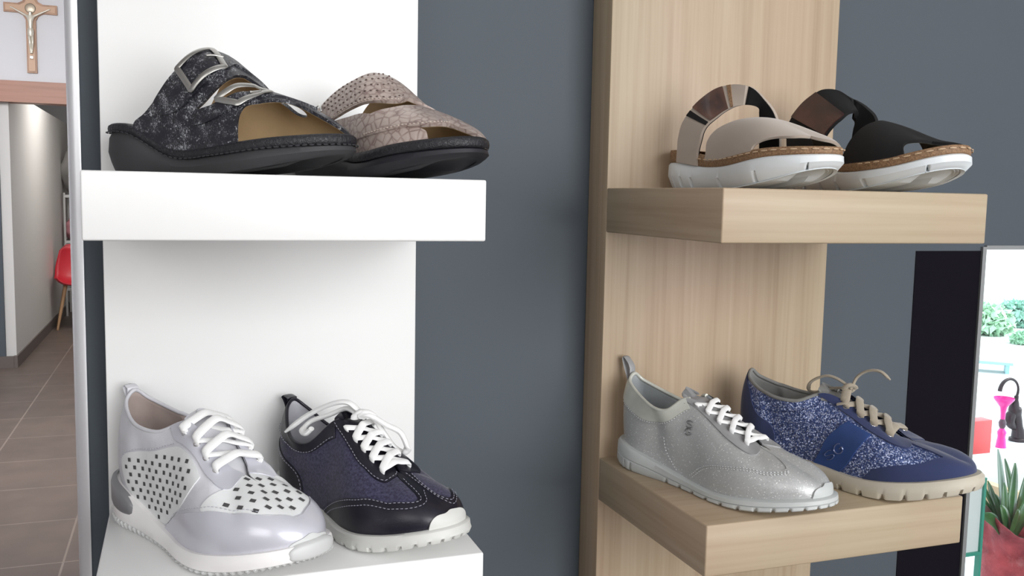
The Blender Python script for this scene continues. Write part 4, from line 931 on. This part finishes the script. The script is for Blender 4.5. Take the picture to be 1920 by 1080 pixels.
# shell chair with a red seat and wooden legs
YC=8.9
M_red=plain('red_plastic_shell',(.50,.020,.035),.4); M_leg=plain('beech_legs',(.42,.25,.13),.5)
px=lambda u,v,y=YC: at_y(u,v,y)
p0=px(134,512); x0=-1.02
e=empty('chair',(-.925,YC,0),.1,'red shell chair with wooden legs beside the rack in the corridor','chair')
rows=[]
for i,(y,z,w) in enumerate([(-.22,.44,.20),(-.16,.43,.215),(-.02,.42,.22),(.12,.43,.215),(.19,.50,.21),(.215,.62,.20),(.225,.74,.17),(.225,.80,.11)]):
    rows.append([(w*c,y-(.05*c*c if i>3 else 0),z+(.07*c**4 if i<5 else 0)) for c in np.linspace(-1,1,13)])
A=np.array(rows); V=list(A.reshape(-1,3))+[tuple(np.array(p)+np.array([0,.012,-.012])) for p in A.reshape(-1,3)]; n,w=A.shape[:2];o=n*w;Fc=[]
for i in range(n-1):
    for j in range(w-1): q=(i*w+j,i*w+j+1,(i+1)*w+j+1,(i+1)*w+j); Fc+=[q,tuple(x+o for x in q[::-1])]
for i in range(n-1): Fc+=[(i*w,(i+1)*w,(i+1)*w+o,i*w+o),(i*w+w-1,i*w+w-1+o,(i+1)*w+w-1+o,(i+1)*w+w-1)]
for j in range(w-1): Fc+=[(j,j+o,j+1+o,j+1),((n-1)*w+j,(n-1)*w+j+1,(n-1)*w+j+1+o,(n-1)*w+j+o)]
mesh('shell',V,Fc,M_red,e,True,fix=True)
for sx in (-1,1):
    for sy in (-1,1): Geo().add(tube_geo([(sx*.12,sy*.10,.42),(sx*.2,sy*.19,.0)],[.018,.011],10)).obj('leg',[M_leg],e)
# rack behind it
YR=9.95
e=empty('rack',(-.83,YR,0),0,'white metal wire rack standing against the corridor wall','rack')
M_rk=plain('white_enamelled_tube',(.55,.55,.54),.4,.3)
for sx in (-.30,.30):
    for sy in (-.18,.18): Geo().add(tube_geo([(sx,sy,0),(sx,sy,1.30)],.013,8)).obj('post',[M_rk],e)
for z in (.30,.80,1.28):
    g=Geo(); g.add(boxgeo((-.31,-.19,z-.03),(.31,-.175,z))); g.add(boxgeo((-.31,.175,z-.03),(.31,.19,z))); g.add(boxgeo((-.31,-.19,z-.03),(-.295,.19,z))); g.add(boxgeo((.295,-.19,z-.03),(.31,.19,z)))
    for i in range(11): x=-.29+.058*i; g.add(tube_geo([(x,-.18,z-.008),(x,.18,z-.008)],.004,5))
    g.obj('shelf_rack',[M_rk],e,False)
def sack(name,loc,s,m,label,cat,seed):
    bm=bmesh.new(); bmesh.ops.create_icosphere(bm,subdivisions=4,radius=1); r=random.Random(seed); ph=[r.uniform(0,6) for _ in range(6)]
    for v in bm.verts:
        c=v.co; d=1+.06*math.sin(5*c.x+ph[0])+.05*math.sin(7*c.y+4*c.z+ph[1])+.04*math.sin(9*c.z+ph[2])
        z=c.z; c.x=math.copysign(abs(c.x)**.75,c.x)*s[0]*d*(1-.22*max(0,z)); c.y=math.copysign(abs(c.y)**.75,c.y)*s[1]*d*(1-.22*max(0,z)); c.z=max(z,-.8)*s[2]*d
    mz=min(v.co.z for v in bm.verts)
    for v in bm.verts: v.co.z-=mz
    o=bmobj(name,bm,m,None,True,2,loc); return tag(o,label,cat)
sack('sack',(-.99,YR,1.281),(.18,.15,.30),plain('pale_grey_canvas',(.30,.29,.28),.9),'pale grey bag slumped on top of the corridor rack','bag',3)
sack('cloth_bundle',(-.99,YR,.801),(.17,.14,.14),plain('pink_striped_cloth',(.55,.25,.28),.9),'pink and white bundle of cloth on the middle tier of the rack','cloth',5)

# ------------------------------------------------------------------ behind the glass on the right
YD=.62
zt=at_y(1890,1078,YD)[2]-.06
M_disp=plain('white_display_board',(.72,.76,.80),.4)
tag(box('window_bench',(1.25,.30,.0),(3.1,1.05,zt),M_disp,None,.004),'low pale bench behind the window pane carrying the red wrapped plant','bench')
# potted plant
c=at_y(1897,1000,YD); kx=c[0]
e=empty('potted_plant',(kx,YD,zt),0,'green leafy plant in a pot wrapped in crinkled red paper','plant')
t=NT('red_crinkled_wrap',(.36,.035,.045),.4); t.bump(t.noise(t.co(),70,4,.7,1),.6,.004); t.base(t.ramp(t.noise(t.co(),25,4),[(.3,(.24,.02,.03)),(.7,(.50,.07,.08))])); M_wrap=t.m
s_=at_y(1920,1000,YD)[0]-at_y(1900,1000,YD)[0]; s_=s_/20    # metres per pixel there
zpx=lambda v: at_y(1890,v,YD)[2]-zt
rb_=42*s_
g=Geo(); prof=[(0.001,0),(rb_*.78,0),(rb_*.86,.01),(rb_*1.0,zpx(1045)),(rb_*.98,zpx(1038)),(rb_*.90,zpx(1032)),(rb_*1.06,zpx(1010)),(rb_*1.34,zpx(978)),(rb_*1.40,zpx(970))]
n=64; V=[];Fc=[]
for i,(r,z) in enumerate(prof):
    for j in range(n):
        a=2*math.pi*j/n; w=(.02*math.sin(31*a) if i<5 else .07*(i-4)/4*math.sin(7*a+1)+.03*math.sin(19*a+i)); V.append((r*(1+w)*math.cos(a),r*(1+w)*math.sin(a),z+(0 if i<7 else (.014 if i==7 else .022)*math.sin(4*a+.6))))
for i in range(len(prof)-1):
    for j in range(n): Fc.append((i*n+j,i*n+(j+1)%n,(i+1)*n+(j+1)%n,(i+1)*n+j))
wo=mesh('paper_wrap',V,Fc,M_wrap,e,True); wo.modifiers.new('th','SOLIDIFY').thickness=.0012
Geo().add(lathe([(.001,zpx(1020)),(rb_*.7,zpx(1018)),(rb_*.95,zpx(1020))],24)).obj('soil',[plain('potting_soil',(.09,.06,.04),.95)],e)
t=NT('leaf_green',(.05,.16,.04),.3,0,.5,0,.3); t.base(t.ramp(t.noise(t.co(),22,3),[(.3,(.025,.085,.025)),(.7,(.08,.20,.06))])); M_leaf=t.m
M_pale=plain('pale_striped_leaf',(.32,.42,.36),.35,0,.5,.3); M_mar=plain('maroon_leaf',(.13,.06,.055),.5)
def leaf(base,tip,w,bend,nm='leaf',fold=.25,m=M_leaf):
    b=np.array(base);tp=np.array(tip); mid=(b+tp)/2+np.array(bend); P=curve([b,mid,tp],14); T=np.gradient(P,axis=0); T/=np.linalg.norm(T,axis=1,keepdims=True)
    sd=np.cross(T,[.25,-.95,.15]); sd/=np.linalg.norm(sd,axis=1,keepdims=True)+1e-9; nn=np.cross(sd,T); V=[];Fc=[]
    for i in range(14):
        u=i/13; ww=w*max(.04,math.sin(math.pi*min(1,u*.95+.04)))**.6
        for c in (-1,-.5,0,.5,1): V.append(P[i]+sd[i]*c*ww+nn[i]*abs(c)*ww*fold)
    for i in range(13):
        for j in range(4): Fc.append((i*5+j,i*5+j+1,(i+1)*5+j+1,(i+1)*5+j))
    o=mesh(nm,V,Fc,m,e,True); o.modifiers.new('th','SOLIDIFY').thickness=.0008; return o
def lp(u,v,dy=0): q=at_y(u,v,YD+dy); return (q[0]-kx,dy,q[2]-zt)
B=lambda du=0,dy=0: lp(1888+du,1012,dy)
leaf(B(),lp(1871,842,.01),9*s_,(-.003,0,0),m=M_pale); leaf(B(3,-.01),lp(1903,868,-.01),13*s_,(-.006,0,0)); leaf(B(-2,-.02),lp(1882,905,-.03),11*s_,(-.004,0,0)); leaf(B(5,.01),lp(1884,860,.03),9*s_,(.012,0,0))
leaf(B(-6),lp(1834,898,.01),5*s_,(.0,0,.014)); leaf(B(-6),lp(1822,918,.0),5*s_,(0,0,.016)); leaf(B(-4,-.02),lp(1818,930,-.02),7*s_,(0,0,.010),m=M_mar); leaf(B(-4,.02),lp(1852,902,.02),8*s_,(-.004,0,.004)); leaf(B(-3,-.03),lp(1840,965,-.04),9*s_,(0,0,.014))
leaf(B(8,-.02),lp(1935,928,-.02),14*s_,(0,0,.014)); leaf(B(8,.02),lp(1925,885,.03),12*s_,(0,0,.004)); leaf(B(2,-.03),lp(1876,948,-.05),10*s_,(0,0,.008)); leaf(B(4,-.03),lp(1908,955,-.05),11*s_,(0,0,.008)); leaf(B(0,.03),lp(1862,925,.04),12*s_,(0,0,.006))
for q in ((1885,900),(1893,905),(1890,885)): pass
# green framed notice beside the plant
a=at_y(1842,1035,.42); b=at_y(1842,895,.42); x1=at_y(1842,960,.42)[0]; zz=zt
e=empty('framed_notice',(x1-.045,.42,zt),0,'white notice in a green frame standing behind the edge of the oak shelves','frame')
zt0=a[2]-zt; zt1=b[2]-zt
g=Geo(); g.add(boxgeo((.039,-.006,.0),(.045,.006,zt1))); g.add(boxgeo((-.045,-.006,0),(-.039,.006,zt1))); g.add(boxgeo((-.039,-.006,zt0-.003),(.039,.006,zt0+.004))); g.add(boxgeo((-.039,-.006,zt1-.006),(.039,.006,zt1)))
g.obj('frame',[plain('green_frame_paint',(.05,.30,.22),.4)],e,False)
box('notice_sheet',(x1-.084,.419,zt+zt0+.003),(x1-.006,.422,zt+zt1-.006),plain('white_notice_paper',(.7,.7,.7),.7),None).parent=None
o=bpy.data.objects['notice_sheet']; o.parent=e; o.location=(o.location.x-e.location.x,o.location.y-e.location.y,o.location.z-e.location.z)
# white counter further back with figurine, pink funnel and red box
YT=1.35; z2=at_y(1890,828,YT)[2]
tag(box('display_counter',(1.95,1.25,0),(3.15,1.75,z2),M_disp,None,.004),'pale counter behind the window carrying the dark ornament and red box','counter')
m_=(at_y(1910,780,YT)[0]-at_y(1900,780,YT)[0])/10
def cp(u,v,y=YT): q=at_y(u,v,y); return np.array([q[0],y,q[2]])
f0=cp(1903,828); e=empty('ornament',(f0[0],YT,z2),0,'dark metal scroll ornament with a large open ring behind the glass','ornament')
rel=lambda u,v,dy=0: np.array([cp(u,v)[0]-f0[0],dy,cp(u,v)[2]-z2])
M_iron=plain('dark_bronze',(.045,.035,.04),.45,.6)
cc=rel(1892,733); rr=17*m_; th=np.linspace(-.9*math.pi,.88*math.pi,40)
P=[cc+np.array([-rr*math.cos(x+2.2)*0+rr*math.cos(x+.35),0,rr*math.sin(x+.35)]) for x in th]
Geo().add(tube_geo(P,np.interp(np.arange(40),[0,20,39],[2.6*m_,1.6*m_,3*m_]),8,up=(0,1,0))).obj('ring',[M_iron],e)
g=Geo()
g.add(tube_geo(curve([rel(1906,742),rel(1905,752),rel(1902,765),rel(1905,775),rel(1908,800),rel(1910,828)],20),np.array([3,3,3,3,4,5,6,7,8,9,9,8,7,7,7,7,8,9,10,10])*m_,12,up=(0,1,0)))
g.obj('body',[M_iron],e)
g=Geo(); g.add(tube_geo(curve([rel(1906,768),rel(1897,776),rel(1893,790),rel(1900,800),rel(1907,798)],18),np.array([2,3,4,5,6,7,7,7,7,7,6,6,5,5,4,4,3,2])*m_,10,up=(0,1,0))); g.obj('scroll',[M_iron],e)
g=Geo(); g.add(tube_geo([rel(1903,755),rel(1888,754)],1.2*m_,8,up=(0,1,0))); g.obj('arm',[M_iron],e)
g=Geo(); g.add(lathe([(.001,0),(12*m_,0),(12*m_,4*m_),(5*m_,7*m_),(.001,8*m_)],24,(rel(1908,828)[0],0,0))); g.obj('base',[M_iron],e)
f1_=cp(1877,828,YT-.05); e=empty('funnel_vase',(f1_[0],YT-.05,z2),0,'bright pink flared vase with a dark stem beside the ornament','vase')
M_pink=plain('pink_glass',(.80,.05,.38),.25); hz=lambda v: cp(1877,v,YT-.05)[2]-z2
Geo().add(lathe([(13*m_,hz(746)),(13*m_,hz(749)),(9*m_,hz(756)),(4.5*m_,hz(764)),(3.2*m_,hz(775)),(3*m_,hz(786))],24)).obj('bowl',[M_pink],e)
Geo().add(lathe([(3*m_,hz(786)),(5*m_,hz(792)),(4.5*m_,hz(799)),(3*m_,hz(803))],24)).obj('stem',[plain('dark_stem',(.10,.06,.09),.4)],e)
Geo().add(lathe([(3*m_,hz(803)),(6*m_,hz(810)),(5*m_,hz(818)),(7*m_,0),(.001,0)],24)).obj('foot',[M_pink],e)
a=cp(1830,838,1.22);b=cp(1878,792,1.22)
rb=tag(box('box',(a[0],1.255,z2),(b[0],1.30,b[2]),plain('coral_red_card',(.75,.10,.11),.5),None,.002),'coral red box on the counter to the left of the pink vase','box')
a=cp(1905,920,1.10);b=cp(1960,882,1.10); zc=a[2]
e=empty('crate',((a[0]+b[0])/2,1.13,0),0,'light wooden slatted crate stacked beyond the plant','crate')
# street outside
GRZ=-.12
t=NT('pale_paving',(.62,.62,.60),.8); t.base(t.ramp(t.noise(t.co(),.6,4),[(.3,(.55,.55,.54)),(.7,(.68,.68,.66))])); struct(box('ground',(.62,.2,-.2),(70,70,-.08),t.m))
M_cr=plain('pale_pine_slats',(.55,.40,.25),.6)
for i,zz in enumerate(np.linspace(.0,zc-.03,6)): box('slat',(e.location.x-.14,1.05,zz+.005),(e.location.x+.14,1.065,zz+.045),M_cr,None)
for i in range(2): box('upright',(e.location.x-.14+.25*i,1.066,.0),(e.location.x-.11+.25*i,1.20,zc+.02),M_cr,None)
for o in list(COL.objects):
    if o.name.split('.')[0] in ('slat','upright') and o.parent is None: o.parent=e; o.location=(o.location.x-e.location.x,o.location.y-e.location.y,o.location.z)
def bush(u,v0,v1,dist,w,label,seed,col):
    d=F+R*(u-960)/FPX+U*(540-v0)/FPX; t_=(-.08-C[2])/d[2]; q=C+d*t_; h=np.linalg.norm(d[:2])*t_*(v0-v1)/FPX
    rs=np.random.RandomState(seed); tr=empty('shrub',(q[0],q[1],-.08),0,label,'shrub')
    g=Geo(); n=900; V=[];Fc=[]
    for i in range(n):
        a=rs.uniform(0,2*np.pi); r=np.sqrt(rs.uniform(0,1)); zz=rs.uniform(0.05,1); rad=w*r*math.sqrt(max(0,1-(zz-.45)**2*2.6)); c=np.array([rad*math.cos(a),rad*math.sin(a),zz*h])
        ax=rs.normal(size=3); ax/=np.linalg.norm(ax); bx=np.cross(ax,rs.normal(size=3)); bx/=np.linalg.norm(bx); s=.035+.03*rs.rand(); o=len(V)
        V+=[c-ax*s,c+bx*s*.45,c+ax*s,c-bx*s*.45]; Fc.append((o,o+1,o+2,o+3))
    mesh('foliage',V,Fc,plain('glare_leaf_green',col,.6),tr,False)  # leaf colour lightened, the outdoor glare is put into it
    g=Geo()
    for i in range(5): a=i*1.26; g.add(tube_geo([(0,0,0),(w*.4*math.cos(a),w*.4*math.sin(a),h*.7)],[.02,.008],6))
    g.obj('stem',[plain('shrub_bark',(.2,.14,.1),.8)],tr)
bush(1850,626,578,0,.28,'low glare-paled green shrub at the far edge of the bright paving',2,(.50,.74,.55))
bush(1904,612,572,0,.22,'small blue green shrub farther right on the bright paving',4,(.36,.62,.52))
bush(1917,645,628,0,.10,'tiny green shrub closest to the frame edge on the paving',6,(.42,.68,.50))
a_=F+R*(1852-960)/FPX+U*(540-702)/FPX; t_=(-.08-C[2])/a_[2]; q=C+a_*t_
e=empty('street_bench',(q[0]+.1,q[1]+.1,-.08),-.75,'pale blue slab bench standing out on the sunlit paving','bench')
pb=plain('pale_blue_stone',(.30,.55,.62),.5)
box('seat',(-.19,-.06,.075),(.19,.14,.10),pb,e,.004)
for sx in (-1,1): box('support',(sx*.15-.015,-.04,0),(sx*.15+.015,.12,.075),pb,e)
